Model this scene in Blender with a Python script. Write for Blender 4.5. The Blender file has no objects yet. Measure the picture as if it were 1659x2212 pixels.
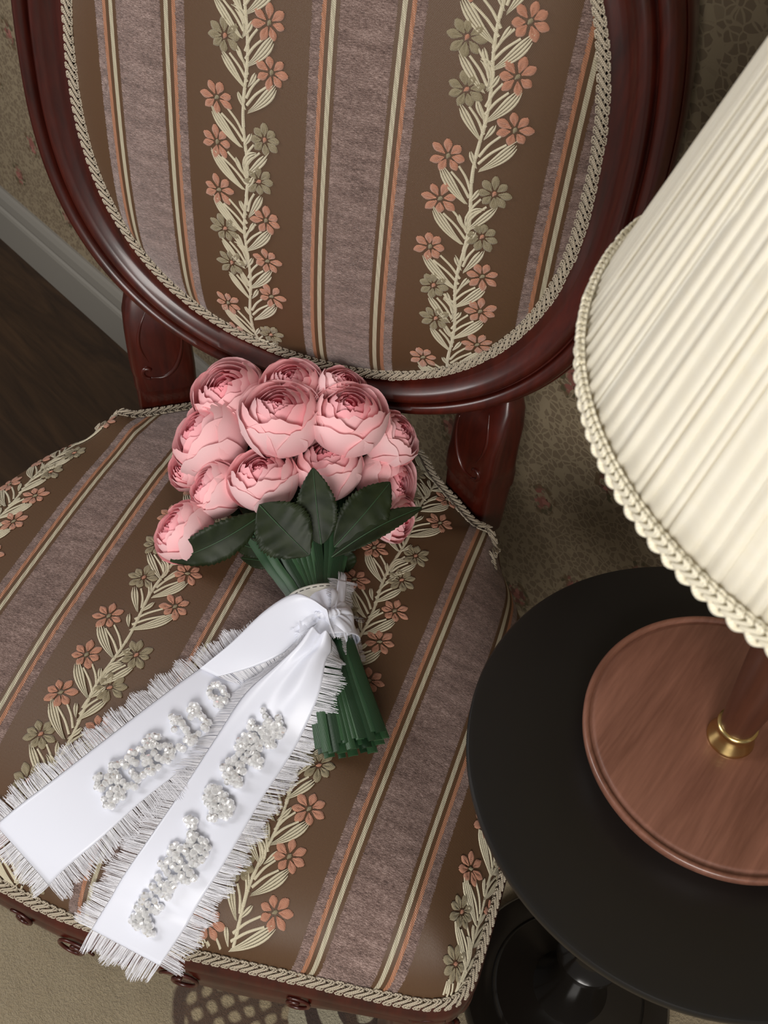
import bpy, math, random
import numpy as np
random.seed(7); rng = np.random.default_rng(7)
PI = math.pi
SC = bpy.context.scene
COL = SC.collection

# ------------------------------------------------------------------ camera
CAMZ = 1.375
F = 2374.0; C0 = np.array([829.5, 1106.0])
_d = np.array([(649 - C0[0]) / F, (3056 - C0[1]) / F, 1.0]); _d /= np.linalg.norm(_d)
_e1 = np.cross(_d, [0, 0, 1.0]); _e1 /= np.linalg.norm(_e1)
_e2 = np.cross(_e1, _d)
M3 = np.array([_e1, _e2, -_d])            # camera axes (right, down, forward) -> room axes
from mathutils import Matrix, Vector
cam_data = bpy.data.cameras.new('camera'); cam = bpy.data.objects.new('camera', cam_data)
COL.objects.link(cam)
R, D, Fw = M3[:, 0], M3[:, 1], M3[:, 2]
cam.matrix_world = Matrix(((R[0], -D[0], -Fw[0], 0), (R[1], -D[1], -Fw[1], 0), (R[2], -D[2], -Fw[2], CAMZ), (0, 0, 0, 1)))
cam_data.sensor_fit = 'VERTICAL'; cam_data.sensor_height = 36.0; cam_data.sensor_width = 27.0
cam_data.lens = F / 2212 * 36.0
cam_data.clip_start = 0.01
cam_data.dof.use_dof = True; cam_data.dof.focus_distance = 1.02; cam_data.dof.aperture_fstop = 16.0
SC.camera = cam

# ------------------------------------------------------------------ world, lamps, exposure
SC.view_settings.view_transform = 'Standard'
SC.view_settings.look = 'None'
SC.view_settings.gamma = 1.0
SC.view_settings.use_curve_mapping = False
SC.view_settings.exposure = 0.0
wd = bpy.data.worlds.new('world'); SC.world = wd; wd.use_nodes = True
wd.node_tree.nodes['Background'].inputs[0].default_value = (1.0, 0.96, 0.92, 1)
wd.node_tree.nodes['Background'].inputs[1].default_value = 0.185

def area(name, loc, target, sx, sy, power, color):
    l = bpy.data.lights.new(name, 'AREA'); l.shape = 'RECTANGLE'; l.size = sx; l.size_y = sy
    l.energy = power; l.color = color
    o = bpy.data.objects.new(name, l); COL.objects.link(o); o.location = loc
    o.rotation_euler = (Vector(target) - Vector(loc)).to_track_quat('-Z', 'Y').to_euler()
    return o
area('front_window_light', (-0.15, -1.7, 1.8), (0.0, 0.6, 0.5), 1.1, 0.9, 48, (1.0, 0.96, 0.91))
area('left_window_light', (-1.7, 0.55, 1.7), (0.0, 0.5, 0.5), 0.6, 0.8, 17, (1.0, 0.97, 0.95))
area('right_window_light', (2.0, -0.3, 1.5), (0.2, 0.5, 0.6), 0.7, 1.0, 13, (1.0, 0.96, 0.92))

# ------------------------------------------------------------------ pixel-free placing helpers
def ray(p):
    p = np.atleast_2d(np.array(p, float)); r = np.c_[(p - C0) / F, np.ones(len(p))]
    return r @ M3.T
def onz(p, z):
    r = ray(p); z = np.broadcast_to(np.array(z, float), (len(r),))
    return r * ((z - CAMZ) / r[:, 2])[:, None] + [0, 0, CAMZ]
YAW = 1.29
S_ = np.array([math.cos(YAW), math.sin(YAW), 0]); W_ = np.array([S_[1], -S_[0], 0])
CC = np.array([-0.0912, 0.8008, 0.0])
def to_chair(X):
    X = np.asarray(X, float) - CC
    return np.stack([X @ W_, X @ S_, X[..., 2]], -1)
def from_chair(L):
    L = np.asarray(L, float)
    return CC + L[..., 0:1] * W_ + L[..., 1:2] * S_ + L[..., 2:3] * np.array([0, 0, 1.0])

# ------------------------------------------------------------------ mesh builder
class MB:
    def __init__(s): s.v = []; s.f = []; s.uv = []; s.c = []; s.n = 0
    def add(s, V, Fc, UV=None, Cc=None):
        V = np.asarray(V, float).reshape(-1, 3)
        s.v.append(V); s.f += [tuple(i + s.n for i in f) for f in Fc]
        s.uv.append(np.zeros((len(V), 2)) if UV is None else np.asarray(UV, float).reshape(-1, 2))
        s.c.append(np.ones((len(V), 3)) if Cc is None else np.broadcast_to(np.asarray(Cc, float), (len(V), 3)))
        s.n += len(V)
    def grid(s, P, UV=None, Cc=None, cu=False, cv=False, drop=None):
        P = np.asarray(P, float); n, m = P.shape[:2]; Fc = []
        for i in range(n if cu else n - 1):
            for j in range(m if cv else m - 1):
                q = (i * m + j, ((i + 1) % n) * m + j, ((i + 1) % n) * m + (j + 1) % m, i * m + (j + 1) % m)
                if drop is not None and any(drop[k] for k in q): continue
                Fc.append(q)
        s.add(np.nan_to_num(P).reshape(-1, 3), Fc, UV, None if Cc is None else np.asarray(Cc, float).reshape(-1, 3))
    def tube(s, P, r, k=6, closed=False, cap=True, uvs=1.0, squash=None, N0=None):
        P = np.asarray(P, float); n = len(P); r = np.broadcast_to(np.asarray(r, float), (n,))
        T = np.roll(P, -1, 0) - np.roll(P, 1, 0)
        if not closed: T[0] = P[1] - P[0]; T[-1] = P[-1] - P[-2]
        T /= np.linalg.norm(T, axis=1, keepdims=True) + 1e-12
        A = np.array(N0, float) if N0 is not None else (np.array([0, 0, 1.0]) if abs(T[0][2]) < .9 else np.array([1.0, 0, 0]))
        Ns = np.zeros_like(P)
        for i in range(n):
            A = A - T[i] * (A @ T[i]); A /= np.linalg.norm(A) + 1e-12; Ns[i] = A
        Bs = np.cross(T, Ns); a = np.arange(k) * 2 * PI / k
        sq = 1.0 if squash is None else squash
        G = P[:, None] + r[:, None, None] * (np.cos(a)[None, :, None] * Bs[:, None] + sq * np.sin(a)[None, :, None] * Ns[:, None])
        L = np.r_[0, np.cumsum(np.linalg.norm(np.diff(P, axis=0), axis=1))]
        UV = np.stack(np.broadcast_arrays(L[:, None] * uvs, (a / 2 / PI)[None]), -1)
        b = s.n
        s.grid(G, UV, cu=closed, cv=True)
        if cap and not closed:
            s.f.append(tuple(b + i for i in range(k))); s.f.append(tuple(b + (n - 1) * k + i for i in reversed(range(k))))
    def lathe(s, prof, center=(0, 0), k=64, mod=None):
        prof = np.asarray(prof, float); a = np.arange(k) * 2 * PI / k
        rr = prof[:, 0][:, None] * np.ones(k)
        if mod is not None: rr = rr + mod(prof, a)
        G = np.stack([center[0] + rr * np.cos(a), center[1] + rr * np.sin(a), np.broadcast_to(prof[:, 1][:, None], rr.shape)], -1)
        UV = np.stack(np.broadcast_arrays(a[None, :], prof[:, 1][:, None]), -1)
        s.grid(G, UV, cv=True)
    def box(s, x0, x1, y0, y1, z0, z1):
        V = [(x, y, z) for x in (x0, x1) for y in (y0, y1) for z in (z0, z1)]
        s.add(V, [(0, 1, 3, 2), (4, 6, 7, 5), (0, 4, 5, 1), (2, 3, 7, 6), (0, 2, 6, 4), (1, 5, 7, 3)])
    def mesh(s, name, mat, smooth=True):
        me = bpy.data.meshes.new(name)
        V = np.concatenate(s.v); UV = np.concatenate(s.uv); Cc = np.concatenate(s.c)
        me.from_pydata(V.tolist(), [], s.f)
        li = np.zeros(len(me.loops), int); me.loops.foreach_get('vertex_index', li)
        uvl = me.uv_layers.new(name='UVMap'); uvl.data.foreach_set('uv', UV[li].ravel())
        ca = me.color_attributes.new('Col', 'FLOAT_COLOR', 'POINT')
        ca.data.foreach_set('color', np.c_[Cc, np.ones(len(Cc))].ravel())
        if smooth: me.polygons.foreach_set('use_smooth', [True] * len(me.polygons))
        me.materials.append(mat); me.update()
        return me
    def build(s, name, mat, parent=None, smooth=True, autos=None):
        o = bpy.data.objects.new(name, s.mesh(name, mat, smooth)); COL.objects.link(o)
        if parent is not None: o.parent = parent
        if autos is not None:
            o.data.set_sharp_from_angle(angle=math.radians(autos))
        return o
def thing(name, label, cat, loc=(0, 0, 0), rz=0.0, group=None):
    o = bpy.data.objects.new(name, None); COL.objects.link(o); o.empty_display_size = .05
    o.location = loc; o.rotation_euler = (0, 0, rz); o['label'] = label; o['category'] = cat
    if group: o['group'] = group
    return o
def dup(src, parent, mw=None):
    c = src.copy(); COL.objects.link(c); c.parent = parent
    if mw is not None: c.matrix_local = mw
    return c
def catmull(P, n, closed=False):
    P = np.asarray(P, float); k = len(P)
    Q = np.vstack([P[-1], P, P[0], P[1]]) if closed else np.vstack([2 * P[0] - P[1], P, 2 * P[-1] - P[-2]])
    segs = k if closed else k - 1
    t = np.linspace(0, segs, n, endpoint=not closed); i = np.minimum(t.astype(int), segs - 1); u = (t - i)[:, None]
    a, b, c, d = Q[i], Q[i + 1], Q[i + 2], Q[i + 3]
    return .5 * (2 * b + (c - a) * u + (2 * a - 5 * b + 4 * c - d) * u ** 2 + (3 * b - a - 3 * c + d) * u ** 3)
def resample(P, n, closed=False):
    P = np.asarray(P, float)
    if closed: P = np.vstack([P, P[:1]])
    L = np.r_[0, np.cumsum(np.linalg.norm(np.diff(P, axis=0), axis=1))]
    t = np.linspace(0, L[-1], n, endpoint=not closed)
    return np.stack([np.interp(t, L, P[:, i]) for i in range(P.shape[1])], 1)
def sm(a, b, x):
    t = np.clip((x - a) / (b - a), 0, 1); return t * t * (3 - 2 * t)

# ------------------------------------------------------------------ materials
def lin(c):
    return tuple(((x / 255) / 12.92 if x / 255 <= .04045 else ((x / 255 + .055) / 1.055) ** 2.4) for x in c) + (1.0,)
class NT:
    def __init__(s, name):
        s.m = bpy.data.materials.new(name); s.m.use_nodes = True; s.t = s.m.node_tree
        s.b = s.t.nodes['Principled BSDF']
    def n(s, typ, **kw):
        nd = s.t.nodes.new(typ)
        for k, v in kw.items():
            if k.startswith('i_'):
                nd.inputs[int(k[2:]) if k[2:].isdigit() else k[2:]].default_value = v
            else: setattr(nd, k, v)
        return nd
    def l(s, a, b): s.t.links.new(a, b)
    def math(s, op, a, b=None, c=None):
        nd = s.t.nodes.new('ShaderNodeMath'); nd.operation = op
        for i, x in enumerate((a, b, c)):
            if x is None: continue
            if hasattr(x, 'is_output'): s.l(x, nd.inputs[i])
            else: nd.inputs[i].default_value = x
        return nd.outputs[0]
    def mix(s, f, a, b, mode='MIX'):
        nd = s.t.nodes.new('ShaderNodeMix'); nd.data_type = 'RGBA'; nd.blend_type = mode
        for sock, x in ((nd.inputs[0], f), (nd.inputs[6], a), (nd.inputs[7], b)):
            if hasattr(x, 'is_output'): s.l(x, sock)
            else: sock.default_value = x
        return nd.outputs[2]
    def ramp(s, fac, stops, interp='LINEAR'):
        nd = s.t.nodes.new('ShaderNodeValToRGB'); cr = nd.color_ramp; cr.interpolation = interp
        while len(cr.elements) < len(stops): cr.elements.new(.5)
        for e, (p, c) in zip(cr.elements, stops):
            e.position = p; e.color = c if len(c) == 4 else tuple(c) + (1,)
        s.l(fac, nd.inputs[0]); return nd.outputs[0]
    def coords(s, kind='Object', scale=(1, 1, 1), rot=(0, 0, 0), loc=(0, 0, 0)):
        tc = s.t.nodes.new('ShaderNodeTexCoord'); mp = s.t.nodes.new('ShaderNodeMapping')
        mp.inputs['Scale'].default_value = scale; mp.inputs['Rotation'].default_value = rot; mp.inputs['Location'].default_value = loc
        s.l(tc.outputs[kind], mp.inputs[0]); return mp.outputs[0]
    def noise(s, vec, scale, detail=3, rough=.5, dist=0.0):
        nd = s.n('ShaderNodeTexNoise'); nd.inputs['Scale'].default_value = scale; nd.inputs['Detail'].default_value = detail
        nd.inputs['Roughness'].default_value = rough; nd.inputs['Distortion'].default_value = dist
        s.l(vec, nd.inputs['Vector']); return nd.outputs['Fac']
    def bump(s, h, strength=.5, dist=.001, prev=None):
        nd = s.n('ShaderNodeBump'); nd.inputs['Strength'].default_value = strength; nd.inputs['Distance'].default_value = dist
        s.l(h, nd.inputs['Height'])
        if prev is not None: s.l(prev, nd.inputs['Normal'])
        return nd.outputs[0]
    def set(s, **kw):
        names = dict(base='Base Color', rough='Roughness', metal='Metallic', coat='Coat Weight', coatr='Coat Roughness', sheen='Sheen Weight',
                     sheenr='Sheen Roughness', sheent='Sheen Tint', spec='Specular IOR Level', trans='Transmission Weight', ior='IOR', normal='Normal', sss='Subsurface Weight')
        for k, v in kw.items():
            sock = s.b.inputs[names[k]]
            if hasattr(v, 'is_output'): s.l(v, sock)
            else: sock.default_value = v
        return s.m
def simple(name, rgb, rough=.5, **kw):
    t = NT(name); return t.set(base=lin(rgb), rough=rough, **kw)

def wood(name, c1, c2, scale=(30, 30, 4), rough=.3, coat=0.0, bump=.1, rot=(0, 0, 0)):
    t = NT(name); v0 = t.coords('Object', (1, 1, 1), rot)
    def sc(k):
        mp = t.n('ShaderNodeMapping'); mp.inputs['Scale'].default_value = tuple(x * k for x in scale); t.l(v0, mp.inputs[0]); return mp.outputs[0]
    n1 = t.noise(sc(1), 1.0, 6, .6, .6); n2 = t.noise(sc(6), 1.0, 3)
    f = t.math('ADD', t.math('MULTIPLY', n1, .7), t.math('MULTIPLY', n2, .3))
    t.set(base=t.ramp(f, [(.3, lin(c1)), (.7, lin(c2))]), rough=rough, coat=coat, coatr=.12, normal=t.bump(f, bump, .0006))
    return t.m
M_MAHOG = wood('mahogany_wood', (38, 9, 5), (78, 23, 11), (40, 40, 6), .34, .25, .06)
M_WALNUT = wood('walnut_wood', (98, 62, 48), (138, 94, 77), (60, 5, 60), .36, .2, .10, (0, 0, math.radians(33)))
M_POLE = wood('dark_walnut_wood', (62, 32, 20), (84, 46, 30), (60, 60, 5), .4, .2, .05)
M_BRASS = simple('brass', (206, 180, 122), .27, metal=1.0)
t = NT('black_lacquer'); nz = t.noise(t.coords('Object'), 14, 4)
M_BLACK = t.set(base=lin((19, 17, 15)), rough=t.math('ADD', t.math('MULTIPLY', nz, .12), .32), spec=.5)
M_BASEBLACK = simple('gloss_black_lacquer', (24, 21, 18), .16)

# upholstery: woven stripes in fabric coordinates (metres)
PER = 0.196; OFF = 0.045
BROWN = lin((84, 60, 41)); CHEN = lin((118, 95, 87)); CREAM = lin((202, 194, 168)); COPPER = lin((184, 128, 98))
def upholstery():
    t = NT('striped_brocade')
    uvn = t.n('ShaderNodeUVMap'); uvn.uv_map = 'UVMap'
    sep = t.n('ShaderNodeSeparateXYZ'); t.l(uvn.outputs[0], sep.inputs[0]); u, v = sep.outputs[0], sep.outputs[1]
    mp = t.n('ShaderNodeMapping'); mp.inputs['Scale'].default_value = (300, 1300, 1); t.l(uvn.outputs[0], mp.inputs[0])
    rag = t.noise(mp.outputs[0], 1.0, 2)
    q0 = t.math('ABSOLUTE', t.math('SUBTRACT', t.math('MODULO', t.math('ADD', u, 100 * PER - OFF + PER / 2), PER), PER / 2))
    qr = t.math('ADD', q0, t.math('MULTIPLY', t.math('SUBTRACT', rag, .5), .0042))
    fac = t.math('DIVIDE', q0, PER / 2); facr = t.math('DIVIDE', qr, PER / 2)
    k = 0.098
    s_chen = [(0, (1, 1, 1)), (.0218 / k, (0, 0, 0)), (.0357 / k, (1, 1, 1)), (.0438 / k, (0, 0, 0))]
    chen = t.ramp(facr, s_chen, 'CONSTANT')
    line = t.ramp(fac, [(0, (0, 0, 0)), (.0252 / k, (1, 1, 1)), (.0288 / k, (0, 0, 0)), (.0322 / k, (1, 1, 1)), (.0360 / k, (0, 0, 0))], 'CONSTANT')
    linecol = t.ramp(fac, [(0, CREAM), (.0305 / k, COPPER)], 'CONSTANT')
    # chenille pile: short streaks across the stripe
    mp2 = t.n('ShaderNodeMapping'); mp2.inputs['Scale'].default_value = (260, 1500, 1); t.l(uvn.outputs[0], mp2.inputs[0])
    streak = t.noise(mp2.outputs[0], 1.0, 3, .7)
    mp3 = t.n('ShaderNodeMapping'); mp3.inputs['Scale'].default_value = (30, 120, 1); t.l(uvn.outputs[0], mp3.inputs[0])
    streak2 = t.noise(mp3.outputs[0], 1.0, 3, .6)
    mp5 = t.n('ShaderNodeMapping'); mp5.inputs['Scale'].default_value = (1500, 1500, 1); t.l(uvn.outputs[0], mp5.inputs[0])
    grain = t.noise(mp5.outputs[0], 1.0, 2)
    sf = t.math('ADD', t.math('ADD', t.math('MULTIPLY', streak, .5), t.math('MULTIPLY', streak2, .2)), t.math('MULTIPLY', grain, .3))
    chcol = t.ramp(sf, [(.38, lin((54, 37, 32))), (.5, CHEN), (.61, lin((178, 154, 146)))])
    # satin ground: fine twill
    wv = t.n('ShaderNodeTexWave'); wv.inputs['Scale'].default_value = 420; wv.bands_direction = 'DIAGONAL'; t.l(uvn.outputs[0], wv.inputs['Vector'])
    brcol = t.mix(t.math('MULTIPLY', grain, .35), BROWN, lin((110, 82, 56)))
    # cord twist on the thin lines
    mp4 = t.n('ShaderNodeMapping'); mp4.inputs['Rotation'].default_value = (0, 0, .6); t.l(uvn.outputs[0], mp4.inputs[0])
    wc = t.n('ShaderNodeTexWave'); wc.inputs['Scale'].default_value = 230; wc.bands_direction = 'Y'; t.l(mp4.outputs[0], wc.inputs['Vector'])
    lc = t.mix(t.math('MULTIPLY', wc.outputs['Fac'], .45), linecol, lin((96, 74, 56)), 'MIX')
    col = t.mix(chen, t.mix(line, brcol, lc), chcol)
    h = t.math('ADD', t.math('MULTIPLY', chen, t.math('ADD', t.math('MULTIPLY', sf, 1.1), .5)),
               t.math('ADD', t.math('MULTIPLY', line, t.math('ADD', .55, t.math('MULTIPLY', wc.outputs['Fac'], -.3))), t.math('MULTIPLY', wv.outputs['Fac'], .12)))
    rough = t.math('ADD', t.math('MULTIPLY', chen, .35), .45)
    return t.set(base=col, rough=rough, normal=t.bump(h, .9, .0013), sheen=t.math('MULTIPLY', chen, .3), sheenr=.4, spec=.45)
M_FAB = upholstery()

def thread(name, rgb, rgb2, scale, direction, strength=.6, twill=False):
    t = NT(name); uvn = t.n('ShaderNodeUVMap'); uvn.uv_map = 'UVMap'
    wv = t.n('ShaderNodeTexWave'); wv.inputs['Scale'].default_value = scale; wv.bands_direction = direction
    wv.inputs['Distortion'].default_value = .6; wv.inputs['Detail'].default_value = 1
    t.l(uvn.outputs[0], wv.inputs['Vector']); f = wv.outputs['Fac']
    if twill:
        w2 = t.n('ShaderNodeTexWave'); w2.inputs['Scale'].default_value = scale; w2.bands_direction = 'X'
        t.l(uvn.outputs[0], w2.inputs['Vector']); f = t.math('MULTIPLY', f, w2.outputs['Fac'])
    return t.set(base=t.mix(f, lin(rgb2), lin(rgb)), rough=.55, normal=t.bump(f, strength, .0005), sheen=.3, spec=.4)
M_PINKTHR = thread('copper_pink_thread', (216, 156, 128), (134, 84, 60), 430, 'Y')
M_CREAMTHR = thread('olive_cream_thread', (208, 197, 164), (108, 94, 66), 420, 'Y', .6, True)
M_LEAFTHR = thread('ivory_green_thread', (234, 226, 200), (168, 156, 126), 420, 'X', .5)
M_GIMP = thread('ivory_braid_cord', (204, 193, 172), (150, 134, 112), 200, 'X', .4)
M_LACE = thread('cream_braid_trim', (250, 245, 226), (236, 226, 196), 260, 'X', .3)

def petal_mat():
    t = NT('silk_petal'); at = t.n('ShaderNodeVertexColor'); at.layer_name = 'Col'
    n = t.noise(t.coords('Object'), 6, 3)
    oi = t.n('ShaderNodeObjectInfo')
    hs = t.n('ShaderNodeHueSaturation'); t.l(t.mix(t.math('MULTIPLY', n, .16), at.outputs[0], lin((255, 214, 206))), hs.inputs['Color'])
    t.l(t.math('ADD', t.math('MULTIPLY', oi.outputs['Random'], .14), .93), hs.inputs['Value'])
    t.l(t.math('ADD', t.math('MULTIPLY', oi.outputs['Random'], .25), .88), hs.inputs['Saturation'])
    fine = t.noise(t.coords('Object', (60, 60, 60)), 1, 2)
    m = t.set(base=hs.outputs[0], rough=.6, sheen=.2, normal=t.bump(fine, .08, .01))
    tr = t.n('ShaderNodeBsdfTranslucent'); t.l(hs.outputs[0], tr.inputs[0]); mx = t.n('ShaderNodeMixShader'); mx.inputs[0].default_value = .14
    t.l(t.b.outputs[0], mx.inputs[1]); t.l(tr.outputs[0], mx.inputs[2]); t.l(mx.outputs[0], t.t.nodes['Material Output'].inputs[0])
    return m
M_PETAL = petal_mat()
t = NT('fabric_leaf'); n1 = t.noise(t.coords('Object'), 60, 3)
M_LEAF = t.set(base=t.ramp(n1, [(.3, lin((21, 31, 13))), (.7, lin((37, 46, 22)))]), rough=.5, spec=.28, normal=t.bump(n1, .1, .001))
M_VEIN = simple('leaf_vein', (46, 72, 44), .5)
t = NT('plastic_stem'); uvn = t.n('ShaderNodeUVMap'); oi = t.n('ShaderNodeObjectInfo')
wv = t.n('ShaderNodeTexWave'); wv.inputs['Scale'].default_value = 1.6; wv.bands_direction = 'Y'; t.l(uvn.outputs[0], wv.inputs['Vector'])
M_STEM = t.set(base=t.mix(oi.outputs['Random'], lin((26, 50, 31)), lin((54, 88, 58))), rough=.38, normal=t.bump(wv.outputs['Fac'], .25, .0006))
t = NT('white_satin'); n1 = t.noise(t.coords('Object'), 900, 2)
M_SATIN = t.set(base=lin((226, 229, 241)), rough=.38, sheen=.3, normal=t.bump(n1, .03, .0004))
M_FRINGE = simple('frayed_white_thread', (226, 226, 232), .6)
t = NT('white_elastic'); wv = t.n('ShaderNodeTexWave'); uvn = t.n('ShaderNodeUVMap'); wv.inputs['Scale'].default_value = 1.2; wv.bands_direction = 'Y'
t.l(uvn.outputs[0], wv.inputs['Vector'])
M_BAND = t.set(base=lin((236, 234, 224)), rough=.6, normal=t.bump(wv.outputs['Fac'], .3, .001))
M_STITCH = simple('dark_stitch_thread', (92, 88, 88), .7)
M_BEAD = simple('clear_glass_bead', (252, 252, 252), .04, trans=.6, ior=1.45, spec=.8)

def shade_mat():
    t = NT('cream_pleated_fabric'); n = t.noise(t.coords('Object', (40, 40, 300)), 1, 3)
    n2 = t.noise(t.coords('Object', (900, 900, 900)), 1, 2)
    m = t.set(base=t.mix(n, lin((252, 247, 230)), lin((255, 253, 243))), rough=.7, sheen=.2, normal=t.bump(n2, .05, .0005))
    tr = t.n('ShaderNodeBsdfTranslucent'); tr.inputs[0].default_value = lin((250, 238, 205))
    mx = t.n('ShaderNodeMixShader'); mx.inputs[0].default_value = .3
    out = t.t.nodes['Material Output']
    t.l(t.b.outputs[0], mx.inputs[1]); t.l(tr.outputs[0], mx.inputs[2]); t.l(mx.outputs[0], out.inputs[0])
    return m
M_SHADE = shade_mat()

# ------------------------------------------------------------------ the room: wall with baseboard, floor
WT = np.array([0.7357, -0.6773, 0]); WN = np.array([0.6773, 0.7357, 0]); WP = np.array([-0.813, 1.771, 0])
WROT = math.atan2(WT[1], WT[0])
def wallpaper():
    t = NT('floral_wallpaper')
    tc = t.n('ShaderNodeTexCoord'); sep = t.n('ShaderNodeSeparateXYZ'); t.l(tc.outputs['Object'], sep.inputs[0])
    x, z = sep.outputs[0], sep.outputs[2]
    cb = t.n('ShaderNodeCombineXYZ'); t.l(x, cb.inputs[0]); t.l(z, cb.inputs[1]); P = cb.outputs[0]
    # small leaf shapes
    wob = t.n('ShaderNodeTexNoise'); wob.inputs['Scale'].default_value = 60; t.l(P, wob.inputs['Vector'])
    va = t.n('ShaderNodeVectorMath'); va.operation = 'MULTIPLY_ADD'; t.l(wob.outputs['Color'], va.inputs[0]); va.inputs[1].default_value = (.007, .007, 0); t.l(P, va.inputs[2])
    vo = t.n('ShaderNodeTexVoronoi'); vo.feature = 'DISTANCE_TO_EDGE'; vo.inputs['Scale'].default_value = 118; t.l(va.outputs[0], vo.inputs['Vector'])
    vc = t.n('ShaderNodeTexVoronoi'); vc.inputs['Scale'].default_value = 118; t.l(va.outputs[0], vc.inputs['Vector'])
    sepc = t.n('ShaderNodeSeparateColor'); t.l(vc.outputs['Color'], sepc.inputs[0])
    leaf = t.math('MULTIPLY', t.ramp(vo.outputs['Distance'], [(.06, (0, 0, 0)), (.11, (1, 1, 1))]), t.ramp(sepc.outputs[0], [(.12, (0, 0, 0)), (.2, (.8, .8, .8)), (1, (1, 1, 1))]))
    base = t.mix(leaf, lin((140, 126, 102)), lin((112, 97, 78)))
    # rose sprigs on a diamond lattice
    def sprig(dx, dz):
        fx = t.math('SUBTRACT', t.math('MODULO', t.math('ADD', x, 15.2 - dx + .076), .152), .076)
        fz = t.math('SUBTRACT', t.math('MODULO', t.math('ADD', z, 19.4 - dz + .097), .194), .097)
        c = t.n('ShaderNodeCombineXYZ'); t.l(fx, c.inputs[0]); t.l(t.math('MULTIPLY', fz, .8), c.inputs[1])
        ln = t.n('ShaderNodeVectorMath'); ln.operation = 'LENGTH'; t.l(c.outputs[0], ln.inputs[0]); return ln.outputs['Value']
    dd = t.math('MINIMUM', sprig(1.357 % .152, .392 % .194), sprig(1.433 % .152, .489 % .194))
    pet = t.n('ShaderNodeTexVoronoi'); pet.inputs['Scale'].default_value = 150; t.l(P, pet.inputs['Vector'])
    sp = t.n('ShaderNodeSeparateColor'); t.l(pet.outputs['Color'], sp.inputs[0])
    edge = t.math('ADD', dd, t.math('MULTIPLY', t.math('SUBTRACT', sp.outputs[0], .5), .012))
    col = t.ramp(sp.outputs[1], [(0, lin((132, 84, 74))), (.4, lin((150, 100, 90))), (.7, lin((100, 66, 56)))], 'CONSTANT')
    lf = t.ramp(sp.outputs[2], [(0, lin((78, 72, 50))), (.5, lin((96, 78, 56)))], 'CONSTANT')
    m1 = t.ramp(edge, [(.0095, (1, 1, 1)), (.0105, (0, 0, 0))]); m2 = t.math('MULTIPLY', t.ramp(edge, [(.017, (1, 1, 1)), (.018, (0, 0, 0))]), t.ramp(sp.outputs[0], [(.45, (1, 1, 1)), (.5, (0, 0, 0))]))
    base = t.mix(t.math('MULTIPLY', m2, .9), base, lf); base = t.mix(m1, base, col)
    return t.set(base=base, rough=.62, normal=t.bump(leaf, .08, .0005))
wall = MB(); wall.box(-1.6, 3.2, 0, .1, 0, 2.6)
w_o = wall.build('wall_back', wallpaper(), smooth=False)
w_o.location = WP; w_o.rotation_euler = (0, 0, WROT); w_o['kind'] = 'structure'
bb = MB()
prof = [(0, .0), (-.016, 0), (-.016, .078), (-.014, .084), (-.0105, .087), (-.0125, .095), (-.011, .112), (-.007, .122), (-.004, .127), (0, .127)]
G = np.array([[(x, y, z) for (y, z) in prof] for x in (-1.6, 3.2)])
bb.grid(G)
M_BASE = simple('white_painted_wood', (132, 128, 120), .4)
b_o = bb.build('baseboard_back', M_BASE, smooth=False); b_o.location = WP - WN * .0; b_o.rotation_euler = (0, 0, WROT); b_o['kind'] = 'structure'
fl = MB(); fl.box(-2.6, 2.2, -1.6, .001, -.06, 0)
t = NT('brown_laminate'); v = t.coords('Object', (2.2, 14, 1)); n1 = t.noise(v, 1.5, 6, .6, 2.2); n2 = t.noise(t.coords('Object', (6, 120, 1)), 1, 3)
f = t.math('ADD', t.math('MULTIPLY', n1, .75), t.math('MULTIPLY', n2, .25))
M_FLOOR = t.set(base=t.ramp(f, [(.35, lin((40, 27, 17))), (.65, lin((66, 47, 30)))]), rough=.45, normal=t.bump(f, .1, .0005))
f_o = fl.build('floor', M_FLOOR, smooth=False); f_o['kind'] = 'structure'
f_o.location = WP; f_o.rotation_euler = (0, 0, WROT)

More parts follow.
